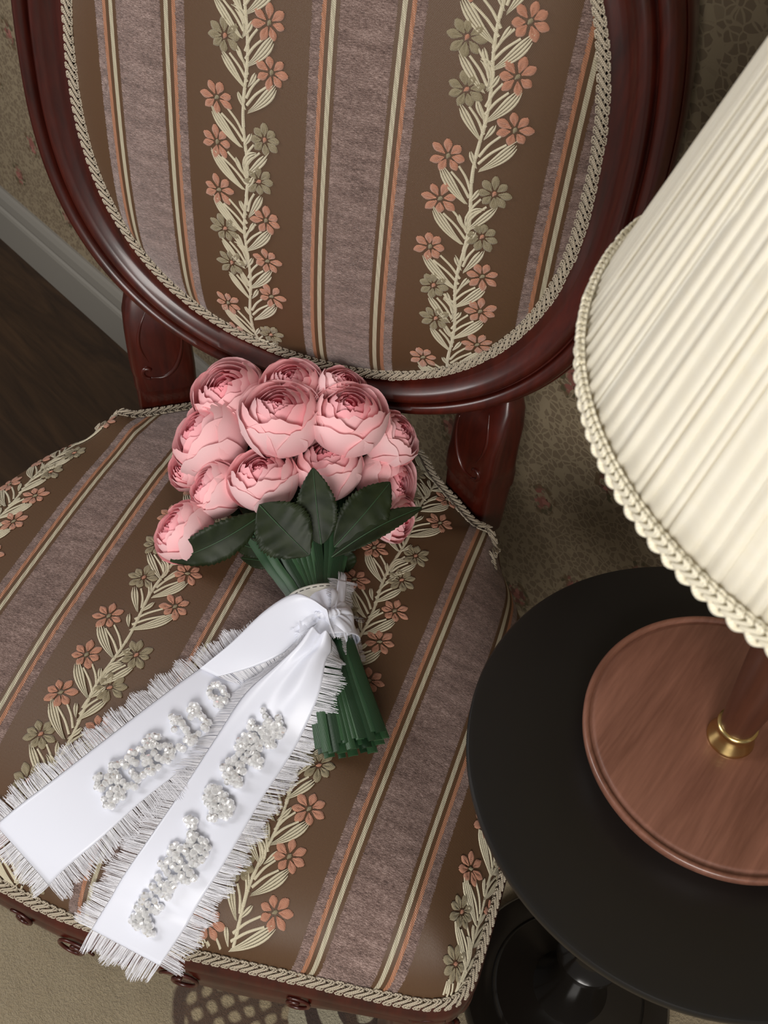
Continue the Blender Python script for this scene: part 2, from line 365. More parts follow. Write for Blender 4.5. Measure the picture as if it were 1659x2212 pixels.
# rug: in wall-aligned coordinates
def rug_mat():
    t = NT('plush_rug'); tc = t.n('ShaderNodeTexCoord'); P0 = tc.outputs['Object']
    wob = t.n('ShaderNodeTexNoise'); wob.inputs['Scale'].default_value = 30; wob.inputs['Detail'].default_value = 3; t.l(P0, wob.inputs['Vector'])
    va = t.n('ShaderNodeVectorMath'); va.operation = 'MULTIPLY_ADD'; t.l(wob.outputs['Color'], va.inputs[0]); va.inputs[1].default_value = (.012, .012, 0); t.l(P0, va.inputs[2])
    sep = t.n('ShaderNodeSeparateXYZ'); t.l(va.outputs[0], sep.inputs[0]); x, y = sep.outputs[0], sep.outputs[1]
    def circ(cx, cy, rx, ry):
        return t.math('SQRT', t.math('ADD', t.math('POWER', t.math('DIVIDE', t.math('SUBTRACT', x, cx), rx), 2), t.math('POWER', t.math('DIVIDE', t.math('SUBTRACT', y, cy), ry), 2)))
    fur = t.noise(t.coords('Object', (300, 300, 300)), 1, 4, .75); big = t.noise(t.coords('Object', (22, 22, 22)), 1, 3)
    sandc = t.mix(fur, lin((140, 121, 90)), lin((206, 190, 156)))
    sandc = t.mix(t.math('MULTIPLY', big, .4), sandc, lin((156, 134, 100)))
    mp = t.n('ShaderNodeMapping'); mp.inputs['Rotation'].default_value = (0, 0, .35); t.l(va.outputs[0], mp.inputs[0])
    s2 = t.n('ShaderNodeSeparateXYZ'); t.l(mp.outputs[0], s2.inputs[0])
    la = t.math('MULTIPLY', t.math('ABSOLUTE', t.math('SINE', t.math('MULTIPLY', s2.outputs[0], PI / .019))), t.math('ABSOLUTE', t.math('SINE', t.math('MULTIPLY', s2.outputs[1], PI / .019))))
    lat = t.mix(t.ramp(la, [(.3, (0, 0, 0)), (.75, (1, 1, 1))]), lin((96, 68, 44)), lin((186, 166, 130)))
    rc = (RUG_X, RUG_Y)
    dsk = t.math('MULTIPLY', circ(rc[0], rc[1], .105, .10), .5)
    ins = t.ramp(dsk, [(.485, (1, 1, 1)), (.5, (0, 0, 0))]); rim = t.ramp(dsk, [(.45, (0, 0, 0)), (.47, (1, 1, 1)), (.52, (1, 1, 1)), (.54, (0, 0, 0))])
    c = t.mix(ins, sandc, lat)
    d2 = t.math('MULTIPLY', circ(RUG2[0], RUG2[1], .075, .07), .5)
    c = t.mix(t.ramp(d2, [(.5, (1, 1, 1)), (.515, (0, 0, 0))]), c, lin((196, 186, 158)))
    wv = t.n('ShaderNodeTexWave'); wv.wave_type = 'RINGS'; wv.rings_direction = 'Z'; wv.inputs['Scale'].default_value = 8; wv.inputs['Distortion'].default_value = 5; wv.inputs['Detail'].default_value = 1
    mp3 = t.n('ShaderNodeMapping'); mp3.inputs['Location'].default_value = (-RUG2[0], -RUG2[1], 0); t.l(P0, mp3.inputs[0]); t.l(mp3.outputs[0], wv.inputs['Vector'])
    sw = t.math('MULTIPLY', t.ramp(wv.outputs['Fac'], [(.62, (0, 0, 0)), (.72, (1, 1, 1))]), t.ramp(d2, [(.42, (1, 1, 1)), (.48, (0, 0, 0))]))
    c = t.mix(sw, c, lin((70, 44, 28)))
    c = t.mix(rim, c, lin((86, 58, 36)))
    return t.set(base=c, rough=.9, sheen=.4, normal=t.bump(t.math('ADD', fur, t.math('MULTIPLY', big, 2)), .9, .007))
def wallc(p):
    p = np.asarray(p) - WP; return p @ WT, p @ WN
RUG_X, RUG_Y = wallc(onz([(590, 2200)], .012)[0]); RUG2 = wallc(onz([(775, 2185)], .012)[0])
rg = MB(); e = .012
x0, x1, y0, y1 = .62, 2.9, -1.75, -.14
pr = [(0, 0), (.0, .008), (.004, .012), (.02, .013)]
ring = lambda d: [(x0 + d, y0 + d), (x1 - d, y0 + d), (x1 - d, y1 - d), (x0 + d, y1 - d)]
Gr = np.array([[(x, y, z + .0005) for (x, y) in ring(d)] for d, z in pr]); rg.grid(Gr, cv=True)
rg.f.append(tuple(12 + i for i in range(4)))
r_o = rg.build('rug', rug_mat(), smooth=False)
r_o.location = WP; r_o.rotation_euler = (0, 0, WROT)
r_o['label'] = 'beige plush rug with brown lattice medallions on the floor under the chair'; r_o['category'] = 'rug'

# ------------------------------------------------------------------ the chair
chair = thing('side_chair', 'mahogany oval-back chair upholstered in brown striped floral brocade', 'chair', tuple(CC), math.atan2(W_[1], W_[0]))
RK = math.radians(5)
BV = np.array([0, math.sin(RK), math.cos(RK)]); BN = np.array([0, -math.cos(RK), math.sin(RK)]); BQ = np.array([0, 0, .48]); BX = np.array([1.0, 0, 0])
OV = .385
def oval(a, hl, hu, e, n=400, cx=0.0):
    ph = np.linspace(0, 2 * PI, 1600, endpoint=False)
    c, s = np.cos(ph), np.sin(ph); ex = 2 / e
    P = np.c_[cx + a * np.sign(c) * np.abs(c) ** ex, OV + np.where(s < 0, hl, hu) * np.sign(s) * np.abs(s) ** ex]
    return resample(P, n, True)
A_, HL, HU, EX = .231, .239, .275, 2.3
def back_rho(u, v):
    h = np.where(v < OV, HL, HU)
    return (np.abs(u / A_) ** EX + np.abs((v - OV) / h) ** EX) ** (1 / EX)
def back_surf(u, v):
    rho = back_rho(u, v)
    b = np.where(rho < 1, .004 + .034 * np.clip(1 - np.clip(rho, 0, 1) ** 2.6, 0, 1) ** .62, np.nan)
    return BQ + u[..., None] * BX + v[..., None] * BV + b[..., None] * BN
def back_pt(u, v, n):
    return BQ + np.asarray(u)[..., None] * BX + np.asarray(v)[..., None] * BV + np.asarray(n)[..., None] * BN
# padded back
mb = MB(); rim = oval(A_, HL, HU, EX, 240)
rs = np.r_[np.linspace(0.001, .8, 26), np.linspace(.82, .9995, 16)]
U = rim[None, :, 0] * rs[:, None]; V = OV + (rim[None, :, 1] - OV) * rs[:, None]
P = back_surf(U, V); P[-1] = back_pt(U[-1], V[-1], np.full(240, -.004))
mb.grid(P, np.stack([U, V], -1), cv=True)
back_cushion = mb.build('back_cushion', M_FAB, chair)
# carved oval frame: profile swept between inner and outer outline
inn = oval(A_ + .002, HL + .002, HU + .002, EX, 360); out = oval(.290, .284, .335, 2.45, 360)
fp = [(-.0, -.012), (.0, .003), (.05, .008), (.12, .0085), (.20, .006), (.30, .0075), (.38, .013), (.46, .0165), (.54, .016), (.60, .0125), (.625, .008), (.645, .0085), (.66, .013), (.72, .0165), (.80, .0165), (.88, .012), (.93, .006), (.945, .003), (.955, .004), (.98, .002), (1.0, -.006), (1.0, -.030), (.9, -.038), (.2, -.038), (.0, -.03)]
mb = MB()
G = np.array([back_pt(inn[:, 0] * (1 - f) + out[:, 0] * f, inn[:, 1] * (1 - f) + out[:, 1] * f, np.full(360, n)) for f, n in fp])
mb.grid(G, cv=True)
mb.build('back_frame', M_MAHOG, chair, autos=50)
# rear panel closing the back
mb = MB(); mb.add(np.vstack([back_pt(inn[:, 0] * 1.02, OV + (inn[:, 1] - OV) * 1.02, np.full(360, -.03)), back_pt(np.array([0.]), np.array([OV]), np.array([-.04]))]), [(i, (i + 1) % 360, 360) for i in range(360)])
mb.build('back_panel', simple('plain_brown_cloth', (96, 74, 56), .8), chair)

# braided gimp
def gimp(mb, P, N, w, wl, r, closed=True, k=5, lift=1.0):
    P = np.asarray(P, float)
    L = np.r_[0, np.cumsum(np.linalg.norm(np.diff(np.vstack([P, P[:1]]) if closed else P, axis=0), axis=1))][-1]
    nw = max(4, int(round(L / wl))); n = nw * 14
    Lk = np.r_[0, np.cumsum(np.linalg.norm(np.diff(np.vstack([P, P[:1]]) if closed else P, axis=0), axis=1))]; tk = np.linspace(0, Lk[-1], n, endpoint=not closed)
    PN = np.c_[P, N]; PN = np.vstack([PN, PN[:1]]) if closed else PN; PN = np.stack([np.interp(tk, Lk, PN[:, q]) for q in range(6)], 1); P = PN[:, :3]; N = PN[:, 3:]; N /= np.linalg.norm(N, axis=1, keepdims=True)
    T = np.roll(P, -1, 0) - np.roll(P, 1, 0)
    if not closed: T[0] = P[1] - P[0]; T[-1] = P[-1] - P[-2]
    T /= np.linalg.norm(T, axis=1, keepdims=True); B = np.cross(N, T)
    t = np.arange(n) / 14.0 * 2 * PI
    jit = 1 + .12 * np.interp(np.arange(n), np.arange(0, n + 14, 7), rng.normal(0, 1, len(np.arange(0, n + 14, 7))))
    def strand(side, along, up, rr):
        Q = P + B * np.asarray(side)[:, None] + T * np.asarray(along)[:, None] + N * np.asarray(up)[:, None]
        mb.tube(Q, rr, k, closed, uvs=1.0, N0=N[0])
    h = w / 2 - r
    for ph, dds, q in ((0, (-.085, .085), .78), (PI, (-.07, .07), .62)):
        for dd in dds:
            strand(h * np.sin(t + ph) * jit, wl * (.24 * np.sin(2 * (t + ph)) + dd), lift * (r * 2.3 + r * 1.1 * np.cos(t + ph)), r * q)
    for sd in (-.26, .26): strand(w * sd + r * .5 * np.sin(2 * t), np.zeros(n), np.full(n, r * .4), r * .9)
mb = MB(); gp = oval(A_ + .001, HL + .001, HU + .001, EX, 500)
GP = back_pt(gp[:, 0], gp[:, 1], np.full(500, .0065))
gimp(mb, GP, np.broadcast_to(BN, (500, 3)), .0125, .0160, .00105)
mb.build('back_gimp_braid', M_GIMP, chair)

# seat cushion -------------------------------------------------------------
half = [(0, .085), (.07, .080), (.118, .062), (.143, .036), (.172, .014), (.203, -.008), (.223, -.012), (.246, -.038), (.281, -.092), (.312, -.18), (.327, -.30), (.331, -.40), (.329, -.447), (.312, -.466), (.27, -.476), (.21, -.486), (.14, -.497), (.07, -.507)]
poly = half + [(0, -.512)] + [(-x, y) for x, y in reversed(half[1:])]
seat_out = resample(catmull(poly, 1200, True), 720, True)
SCN = np.array([0, -.21])
_ang = np.unwrap(np.arctan2(*(seat_out - SCN).T[::-1])); _rad = np.hypot(*(seat_out - SCN).T)
_o = np.argsort(np.mod(_ang, 2 * PI)); _as = np.mod(_ang, 2 * PI)[_o]; _rs = _rad[_o]
_as = np.r_[_as[-1] - 2 * PI, _as, _as[0] + 2 * PI]; _rs = np.r_[_rs[-1], _rs, _rs[0]]
def seat_rho(x, y):
    return np.hypot(x - SCN[0], y - SCN[1]) / np.interp(np.mod(np.arctan2(y - SCN[1], x - SCN[0]), 2 * PI), _as, _rs)
def zedge(x, y): return .428 + .044 * sm(.238, .214, np.abs(x)) * sm(-.10, -.04, y)
def seat_z(x, y):
    r = np.clip(seat_rho(x, y), 0, 1); ze = zedge(x, y)
    top = .492 + .026 * (1 - r ** 2)
    return ze + (top - ze) * np.sqrt(np.clip(1 - r ** 7, 0, 1))
def seat_normal(x, y, e=.004):
    zx = (seat_z(x + e, y) - seat_z(x - e, y)) / 2 / e; zy = (seat_z(x, y + e) - seat_z(x, y - e)) / 2 / e
    n = np.stack([-zx, -zy, np.ones_like(zx)], -1); return n / np.linalg.norm(n, axis=-1, keepdims=True)
# fabric coordinates by arc length
def arcx(x, y):
    t = np.linspace(0, 1, 60)
    X = x[..., None] * t; Z = seat_z(X, y[..., None] + 0 * X)
    return np.sign(x) * np.sqrt(np.diff(X, axis=-1) ** 2 + np.diff(Z, axis=-1) ** 2).sum(-1)
yy = np.r_[np.linspace(-.5119, -.49, 60), np.linspace(-.488, .07, 200), np.linspace(.0705, .0849, 30)]
zz = seat_z(0 * yy, yy); av = np.r_[0, np.cumsum(np.hypot(np.diff(yy), np.diff(zz)))]; av += -.21 - np.interp(-.21, yy, av)
def vofy(y): return np.interp(y, yy, av)
row_x = []; row_a = []
for y in yy:
    xs = np.linspace(0, .34, 500); ok = seat_rho(xs, y + 0 * xs) < .9995
    xm = xs[ok][-1] if ok.any() else .001
    xs = xm * np.sin(np.linspace(0, PI / 2, 300)); z = seat_z(xs, y + 0 * xs)
    row_x.append(xs); row_a.append(np.r_[0, np.cumsum(np.hypot(np.diff(xs), np.diff(z)))])
row_x = np.array(row_x); row_a = np.array(row_a)
def seat_surf(u, v):
    sh = u.shape; u = u.ravel(); v = v.ravel(); X = np.full(u.shape, np.nan); Y = np.interp(v, av, yy)
    bad = (v < av[0]) | (v > av[-1]); ri = np.interp(Y, yy, np.arange(len(yy))); i0 = np.clip(ri.astype(int), 0, len(yy) - 2); fr = ri - i0
    for k in range(len(u)):
        au = abs(u[k]); a0, a1 = row_a[i0[k]], row_a[i0[k] + 1]
        if bad[k] or au > a0[-1] or au > a1[-1]: continue
        X[k] = np.sign(u[k]) * ((1 - fr[k]) * np.interp(au, a0, row_x[i0[k]]) + fr[k] * np.interp(au, a1, row_x[i0[k] + 1]))
    Z = seat_z(np.nan_to_num(X), Y)
    return np.stack([X, Y, Z], -1).reshape(sh + (3,))
mb = MB(); so = resample(seat_out, 300, True)
rs = np.r_[np.linspace(.001, .75, 24), np.linspace(.77, .96, 14), .97, .98, .987, .993, .997, .999, 1.0]
X = SCN[0] + (so[None, :, 0] - SCN[0]) * rs[:, None]; Y = SCN[1] + (so[None, :, 1] - SCN[1]) * rs[:, None]
Z = seat_z(X, Y); Z[-1] = zedge(X[-1], Y[-1])
mb.grid(np.stack([X, Y, Z], -1), np.stack([arcx(X, Y), vofy(Y)], -1), cv=True)
seat_cushion = mb.build('seat_cushion', M_FAB, chair)
# gimp round the seat
mb = MB(); g = resample(seat_out, 600, True)
Tn = np.roll(g, -1, 0) - np.roll(g, 1, 0); Tn /= np.linalg.norm(Tn, axis=1, keepdims=True); On = np.c_[-Tn[:, 1], Tn[:, 0]]
if ((g - SCN) * On).sum(1).mean() < 0: On = -On
Zg = zedge(g[:, 0], g[:, 1]) + .006 + .006 * sm(.235, .215, np.abs(g[:, 0])) * sm(-.1, -.03, g[:, 1])
rear = sm(-.06, -.025, g[:, 1]); sidew = sm(.232, .245, np.abs(g[:, 0])) * sm(-.26, -.20, g[:, 1])
gq = g + On * (.0015 - .0095 * rear - .013 * sidew)[:, None]
Zg = np.where(rear > .5, seat_z(gq[:, 0], gq[:, 1]) * rear + Zg * (1 - rear), Zg) ; Zg = Zg * (1 - rear) + (seat_z(gq[:, 0], gq[:, 1]) + .001) * rear
Ng = np.c_[On * (.75 * (1 - rear) + .05)[:, None], .66 + .3 * rear]
gimp(mb, np.c_[gq, Zg], Ng, .0125, .0160, .00105)
mb.build('seat_gimp_braid', M_GIMP, chair)
# seat rail with shaped lower edge
def inset(d): return g - On * d
fx = g[:, 0]; front = sm(-.30, -.44, g[:, 1])
low = .352 + .014 * np.cos(fx / .29 * 2 * PI) * front - .018 * np.exp(-((np.abs(fx) - .0) / .06) ** 2) * front
mb = MB(); rp = [(.012, .445, 0), (.002, .436, 0), (-.004, .424, 0), (-.009, .416, 0), (-.011, .408, 0), (-.009, .402, 0), (-.006, .399, 0), (-.009, .388, 0), (-.008, .372, .4), (-.002, 0, 1), (.010, -.006, 1), (.030, -.002, 1), (.032, .43, 0)]
G = []
for d, z, m in rp:
    q = inset(d + .002); base = zedge(g[:, 0], g[:, 1]) - .428
    zz_ = (z + base) if m < 1 else (low + z)
    if m == .4: zz_ = .5 * (.404 + low)
    G.append(np.c_[q, zz_])
mb.grid(np.array(G), cv=True); rail = mb.build('seat_rail', M_MAHOG, chair, autos=45)
# carved foliage on the rail front
def spiral(c, r0, turns, dirn, n=26, start=0.0):
    t = np.linspace(0, 1, n); a = start + dirn * turns * 2 * PI * t; r = r0 * (1 - .82 * t)
    return c[0] + r * np.cos(a), c[1] + r * np.sin(a)
def rail_pt(s, z, lift):
    y = np.interp(s, *zip(*sorted([(x, y) for x, y in g.tolist() if y < -.4])))
    return np.stack([s, y - lift, z], -1)
for k, (cx, cz, r0, tr, dr, st) in enumerate([(-.10, .376, .020, 1.2, 1, .4), (-.05, .388, .013, 1.1, -1, 2.4), (.0, .372, .020, 1.3, 1, .2), (.05, .388, .013, 1.1, 1, .7), (.10, .376, .020, 1.2, -1, 2.7), (-.2, .385, .015, 1.2, 1, 1.), (.2, .385, .015, 1.2, -1, 2.)]):
    mb = MB(); sx, szz = spiral((cx, cz), r0, tr, dr, 26, st)
    mb.tube(rail_pt(sx, szz, .0092), .0021 * np.linspace(.7, 1.1, 26), 7); mb.build('carved_scroll', M_MAHOG, rail)
# legs
def loft(mb, secs, k=20):
    G = []
    for (cx, cy, cz, rx, ry, rz, pw) in secs:
        a = np.arange(k) * 2 * PI / k + PI / 4; c, s = np.cos(a), np.sin(a); ex = 2 / pw
        x = rx * np.sign(c) * np.abs(c) ** ex; y = ry * np.sign(s) * np.abs(s) ** ex
        G.append(np.c_[cx + x * math.cos(rz) - y * math.sin(rz), cy + x * math.sin(rz) + y * math.cos(rz), np.full(k, cz)])
    b = mb.n; mb.grid(np.array(G), cv=True)
    mb.f.append(tuple(b + i for i in range(k))); mb.f.append(tuple(b + (len(secs) - 1) * k + i for i in reversed(range(k))))
def lofts(mb, keys, n=28, k=20):
    S = catmull(np.array(keys, float), n); loft(mb, [tuple(r) for r in S], k)
for sx in (-1, 1):
    mb = MB(); dx, dy = sx * .7, -.7
    lofts(mb, [(sx * .285 + dx * o, -.425 + dy * o, z, r, r, .785, 2.6) for z, o, r in [(.425, .0, .034), (.39, .006, .038), (.33, .016, .036), (.26, .012, .027), (.17, -.006, .019), (.08, -.008, .0155), (.03, .006, .018), (.024, .016, .024), (0.0138, .016, .022)]])
    lg = mb.build('front_leg', M_MAHOG, chair)
    for (ca, cz, r0, dr, st) in [(-.35, .395, .014, 1, 0), (.35, .395, .014, -1, 3.1), (0, .36, .017, 1, 1.2), (-.2, .335, .010, -1, 2), (.25, .335, .010, 1, 1)]:
        mb = MB(); s1, s2 = spiral((0, cz), r0, 1.25, dr, 24, st); an = math.atan2(dy, dx) + ca * 1.3
        R0 = .041; aa = an + s1 / R0
        mb.tube(np.c_[sx * .285 + dx * .014 + R0 * np.cos(aa), -.425 + dy * .014 + R0 * np.sin(aa), s2], .0045, 7); mb.build('carved_scroll', M_MAHOG, lg)
    mb = MB(); lofts(mb, [(sx * .185, .02, .44, .026, .022, sx * -.6, 4), (sx * .186, .028, .3, .021, .019, sx * -.6, 4), (sx * .19, .055, .15, .018, .017, sx * -.6, 4), (sx * .195, .10, .0138, .016, .016, sx * -.6, 4)])
    mb.build('rear_leg', M_MAHOG, chair)
# posts between seat and oval back, set at an angle
for sx in (-1, 1):
    mb = MB(); th = sx * -math.atan2(.038, .055)
    f0 = np.array([.1755, .0155]); dn = np.array([.57, .82])
    def sec(z, x, dd, hw, hd, pw=5): return (sx * (x + dn[0] * dd), f0[1] + dn[1] * dd + (x - .1755) * -.69, z, hw, hd, th, pw)
    secs = [sec(.435, .1735, .022, .0315, .022), sec(.470, .1735, .022, .032, .023), sec(.506, .1735, .022, .0325, .024), sec(.5075, .173, .022, .0345, .0255), sec(.528, .173, .022, .0345, .0255),
            sec(.5305, .1735, .021, .035, .024), sec(.545, .174, .020, .035, .022), sec(.575, .1745, .020, .0345, .021), sec(.60, .1745, .023, .0335, .019), sec(.62, .173, .028, .030, .015), sec(.64, .170, .032, .022, .010)]
    loft(mb, secs, 36)
    po = mb.build('post', M_MAHOG, chair, autos=40)
    # carved ridge and volute on the post face
    PS = np.array([(q[2], q[0] / sx, q[1], q[3], q[4]) for q in secs])
    def face(a, z, l):   # a: 0..1 across the front face from the inner edge outward, l: height above the face
        a = np.asarray(a, float); z = np.asarray(z, float)
        cx, cy, hw, hd = (np.interp(z, PS[:, 0], PS[:, q]) for q in (1, 2, 3, 4)); lx = (2 * a - 1) * hw * .97; ly = -hd * (1 - .25 * np.abs(2 * a - 1) ** 6) - l
        ct, st = math.cos(abs(th)), math.sin(abs(th))
        return np.stack([sx * (cx + lx * ct + ly * st), cy - lx * st + ly * ct, z], -1)
    t_ = np.linspace(0, 1, 30)
    mb = MB(); mb.tube(face(.66 + .16 * np.sin(t_ * PI * .9), .612 - .062 * t_, -.0004), .0017 * np.sin(PI * np.clip(t_, .04, .96)) + .0003, 7); mb.build('carved_ridge', M_MAHOG, po)
    q_ = np.linspace(0, 1, 34); an_ = q_ * PI * .62
    mb = MB(); mb.tube(face(.14 + .60 * (1 - np.cos(an_)) / 1.37, .585 - .058 * np.sin(np.minimum(an_, PI / 2)) + .0035 * np.maximum(0, an_ - PI / 2), -.0002), .0022 * np.sin(PI * np.clip(q_, .05, .9)) + .0006, 7)
    sp_ = np.linspace(0, 1, 30); sa_ = -PI / 2 + 2.4 * PI * sp_ * .5; mb.tube(face(.74 + .135 * (1 - .75 * sp_) * np.cos(sa_), .537 + .0095 * (1 - .75 * sp_) * np.sin(sa_), .0002), .0026 * np.linspace(.8, 1.2, 30), 7)
    mb.build('carved_scroll', M_MAHOG, po)

# embroidery -----------------------------------------------------------------
def put(mb, surf, u, v, h, UV, drop_extra=None):
    """grid of fabric coordinates (u,v) and heights h laid on the cushion"""
    e = 5e-4
    P = surf(u, v); Pu = surf(u + e, v) - surf(u - e, v); Pv = surf(u, v + e) - surf(u, v - e)
    N = np.cross(Pu, Pv); N /= np.linalg.norm(N, axis=-1, keepdims=True) + 1e-12
    st = np.linalg.norm(Pu, axis=-1) / (2 * e); sv = np.linalg.norm(Pv, axis=-1) / (2 * e)
    P = np.where(((st > 1.7) | (st < .35) | (sv > 1.9))[..., None], np.nan, P + N * h[..., None])
    mb.grid(P, UV, drop=np.isnan(P).any(-1).ravel())
def petal_grid(c, ang, r0, r1, w, hgt, n=7, m=7):
    t = np.linspace(0, 1, n)[:, None]; a = np.linspace(-1, 1, m)[None]
    wd_ = w * np.sin(PI * np.clip(t, .05, .97) ** 1.35) ** .7
    x = r0 + (r1 - r0) * t + 0 * a; y = wd_ * a
    u = c[0] + x * math.cos(ang) - y * math.sin(ang); v = c[1] + x * math.sin(ang) + y * math.cos(ang)
    h = .0003 + hgt * np.sqrt(1 - .97 * a ** 2) * (.6 + .4 * np.sin(PI * t))
    return u, v, h
def flower(name, surf, c, mat, cmat, parent, pts):
    mb = MB(); rot = rng.uniform(0, 1); n = pts
    parts = []
    for k in range(n):
        an = rot + k * 2 * PI / n + rng.normal(0, .06); L = rng.uniform(.0122, .0158)
        u, v, h = petal_grid(c, an, .0032, L, rng.uniform(.0033, .0039), .0015)
        h[:4, 3] = .0001; h[:3, 2:5] *= .6
        parts.append((u, v, h))
    ok = [not np.isnan(surf(p[0], p[1])).any() for p in parts]
    if not all(ok):
        best = max(((a_, l_) for a_ in range(n) for l_ in range(n) if all(ok[(a_ + q) % n] for q in range(l_))), key=lambda x_: x_[1])
        if best[1] < 2: return
        parts = [parts[(best[0] + q) % n] for q in range(best[1])]
    for u, v, h in parts: put(mb, surf, u, v, h, np.stack([u, v], -1))
    if not mb.f: return
    o = mb.build(name, mat, parent)
    mb = MB(); u, v, h = petal_grid(c, rot + .4, -.0026, .0026, .0017, .0013, 5, 5); put(mb, surf, u, v, h, np.stack([u, v], -1))
    if mb.f:
        mb.build('flower_eye', cmat, parent)
def leaf_patch(mb, surf, b, ang, L, w, bend, ribs=3, n=9, m=7):
    t = np.linspace(0, 1, n)[:, None]; a = np.linspace(-1, 1, m)[None]
    th = ang + bend * t
    cx = np.cumsum(np.r_[0, np.full(n - 1, L / (n - 1))] * np.cos(th[:, 0])); cy = np.cumsum(np.r_[0, np.full(n - 1, L / (n - 1))] * np.sin(th[:, 0]))
    wd_ = w * np.sin(PI * np.clip(t, .06, .97) ** .8) ** .8
    u = b[0] + cx[:, None] - wd_ * a * np.sin(th); v = b[1] + cy[:, None] + wd_ * a * np.cos(th)
    h = .0003 + .0010 * (1 - a ** 2) * (.7 + .5 * np.cos(a * ribs * PI)) + 0 * t
    put(mb, surf, u, v, h, np.stack([t * L + 0 * a, .004 * a + 0 * t], -1))
def rib_leaf(mb, surf, b, ang, L, w, bend, nr=4, n=11):
    t = np.linspace(0, 1, n); th = ang + bend * (t - .2); st = L / (n - 1)
    cx = b[0] + np.r_[0, np.cumsum(st * np.cos(th[:-1]))]; cy = b[1] + np.r_[0, np.cumsum(st * np.sin(th[:-1]))]
    pr = w * (.16 + .84 * np.sin(PI * np.clip(t, 0, 1) ** 1.45) ** .8) * (1 - .35 * t ** 6)
    a = np.array([-1, -.55, .55, 1.0])[None]
    for k in range(nr):
        ak = -1 + 2 * (k + .5) / nr; t1 = 1 - .13 * rng.uniform() - .10 * abs(ak) * (rng.uniform() + .3)
        tk = np.linspace(.0 + .06 * k / nr, t1, n); X = np.interp(tk, t, cx); Y = np.interp(tk, t, cy); H_ = np.interp(tk, t, pr); T_ = np.interp(tk, t, th)
        hw = H_ / nr * .84 * np.clip(np.sin(PI * np.clip(np.linspace(.12, .93, n), 0, 1)) * 1.6, .35, 1)
        off = (H_ * ak)[:, None] + hw[:, None] * a
        u = X[:, None] - off * np.sin(T_)[:, None]; v = Y[:, None] + off * np.cos(T_)[:, None]
        h = .0003 + .0013 * np.sqrt(1 - .95 * a ** 2) * np.ones((n, 1))
        put(mb, surf, u, v, h, np.stack([tk[:, None] * L + 0 * a, .002 * a + 0 * tk[:, None]], -1))
def strand_patch(mb, surf, pts, w, n=12):
    Q = catmull(np.array(pts, float), n); T = np.gradient(Q, axis=0); T /= np.linalg.norm(T, axis=1, keepdims=True) + 1e-12
    a = np.array([-1, -.5, .5, 1])[None]; ww = (w * np.linspace(1, .75, n))[:, None]
    u = Q[:, 0:1] - T[:, 1:2] * a * ww; v = Q[:, 1:2] + T[:, 0:1] * a * ww
    put(mb, surf, u, v, .0002 + .0012 * (1 - a ** 2) * np.ones((n, 1)), np.stack([np.linspace(0, .02, n)[:, None] + 0 * a, .002 * a + np.zeros((n, 1))], -1))
REP = .213
def vine(surf, uc, v0, vlo, vhi, parent):
    stem = MB(); k0 = int(math.floor((vlo - v0) / REP)) - 1; k1 = int(math.ceil((vhi - v0) / REP)) + 1
    for k in range(k0, k1 + 1):
        b = v0 + k * REP
        fl_ = [(-.024, 0, 'p'), (-.024, -.042, 'p'), (-.027, -.087, 'p'), (.020, -.104, 'p'), (.020, -.144, 'p'), (.024, -.185, 'p'),
               (.018, -.028, 'c'), (.013, -.066, 'c'), (-.022, -.124, 'c'), (-.016, -.163, 'c')]
        for du, dv, kind in fl_:
            c = (uc + du + rng.normal(0, .001), b + dv + rng.normal(0, .0015))
            if not (vlo - .012 < c[1] < vhi + .012): continue
            if kind == 'p': flower('embroidered_flower', surf, c, M_PINKTHR, M_CREAMTHR, parent, 7)
            else: flower('embroidered_flower', surf, c, M_CREAMTHR, M_PINKTHR, parent, 8)
            sd = 1 if du > 0 else -1
            # stitched ribs: a fanned leaf under the bloom, strands up to it, a short shoot on the other side
            nd = np.array((uc + .002 * math.sin(4 * PI * c[1] / REP), c[1] - .040)); cc = np.array(c)
            tgt = cc + np.array((sd * .0065, -.0125)) if kind == 'p' else cc + np.array((sd * .004, -.0135))
            b_ = nd + np.array((sd * .0006, .002)); dl = tgt - b_; an = math.atan2(dl[1], dl[0]); Ln = np.hypot(*dl) * 1.12
            rib_leaf(stem, surf, b_, an, Ln, .0049 if kind == 'p' else .0038, sd * (.5 if kind == 'p' else .25), 4 if kind == 'p' else 3)
            for q, (ex, ey) in enumerate(((-.0040, -.0125), (-.0095, -.0065))):
                e_ = cc + np.array((sd * ex, ey)); bq = nd + np.array((-sd * .0004 * q, .008 + .006 * q))
                strand_patch(stem, surf, [bq, bq * .5 + e_ * .5 + np.array((-sd * .0010, .0008)), e_], .00125, 9)
            bq = nd + np.array((-sd * .0006, .004)); rib_leaf(stem, surf, bq, PI / 2 + sd * .55, .0165, .0024, -sd * .35, 2, 8)
            if kind == 'c' and abs(dv + .066) < .002 or abs(dv + .163) < .002:
                rib_leaf(stem, surf, (uc + sd * .0025, c[1] + .002), PI / 2 + sd * .1, .031, .0036, -sd * 2.1, 3, 12)
        for dv in np.arange(0, REP - .001, REP / 10):
            y = b - REP + dv; q = [y, y + REP / 20, y + REP / 10]
            if y < vlo - .02 or y > vhi + .02: continue
            strand_patch(stem, surf, [(uc + .002 * math.sin(4 * PI * z / REP), z) for z in q], .0016, 6)
    if stem.f: stem.build('embroidered_vine', M_LEAFTHR, parent)
for uc in (-.053, .143): vine(back_surf, uc, .41, .14, .665, back_cushion)
for uc in (-.249, -.053, .143, .339): vine(seat_surf, uc, -.278, -.60, .14, seat_cushion)

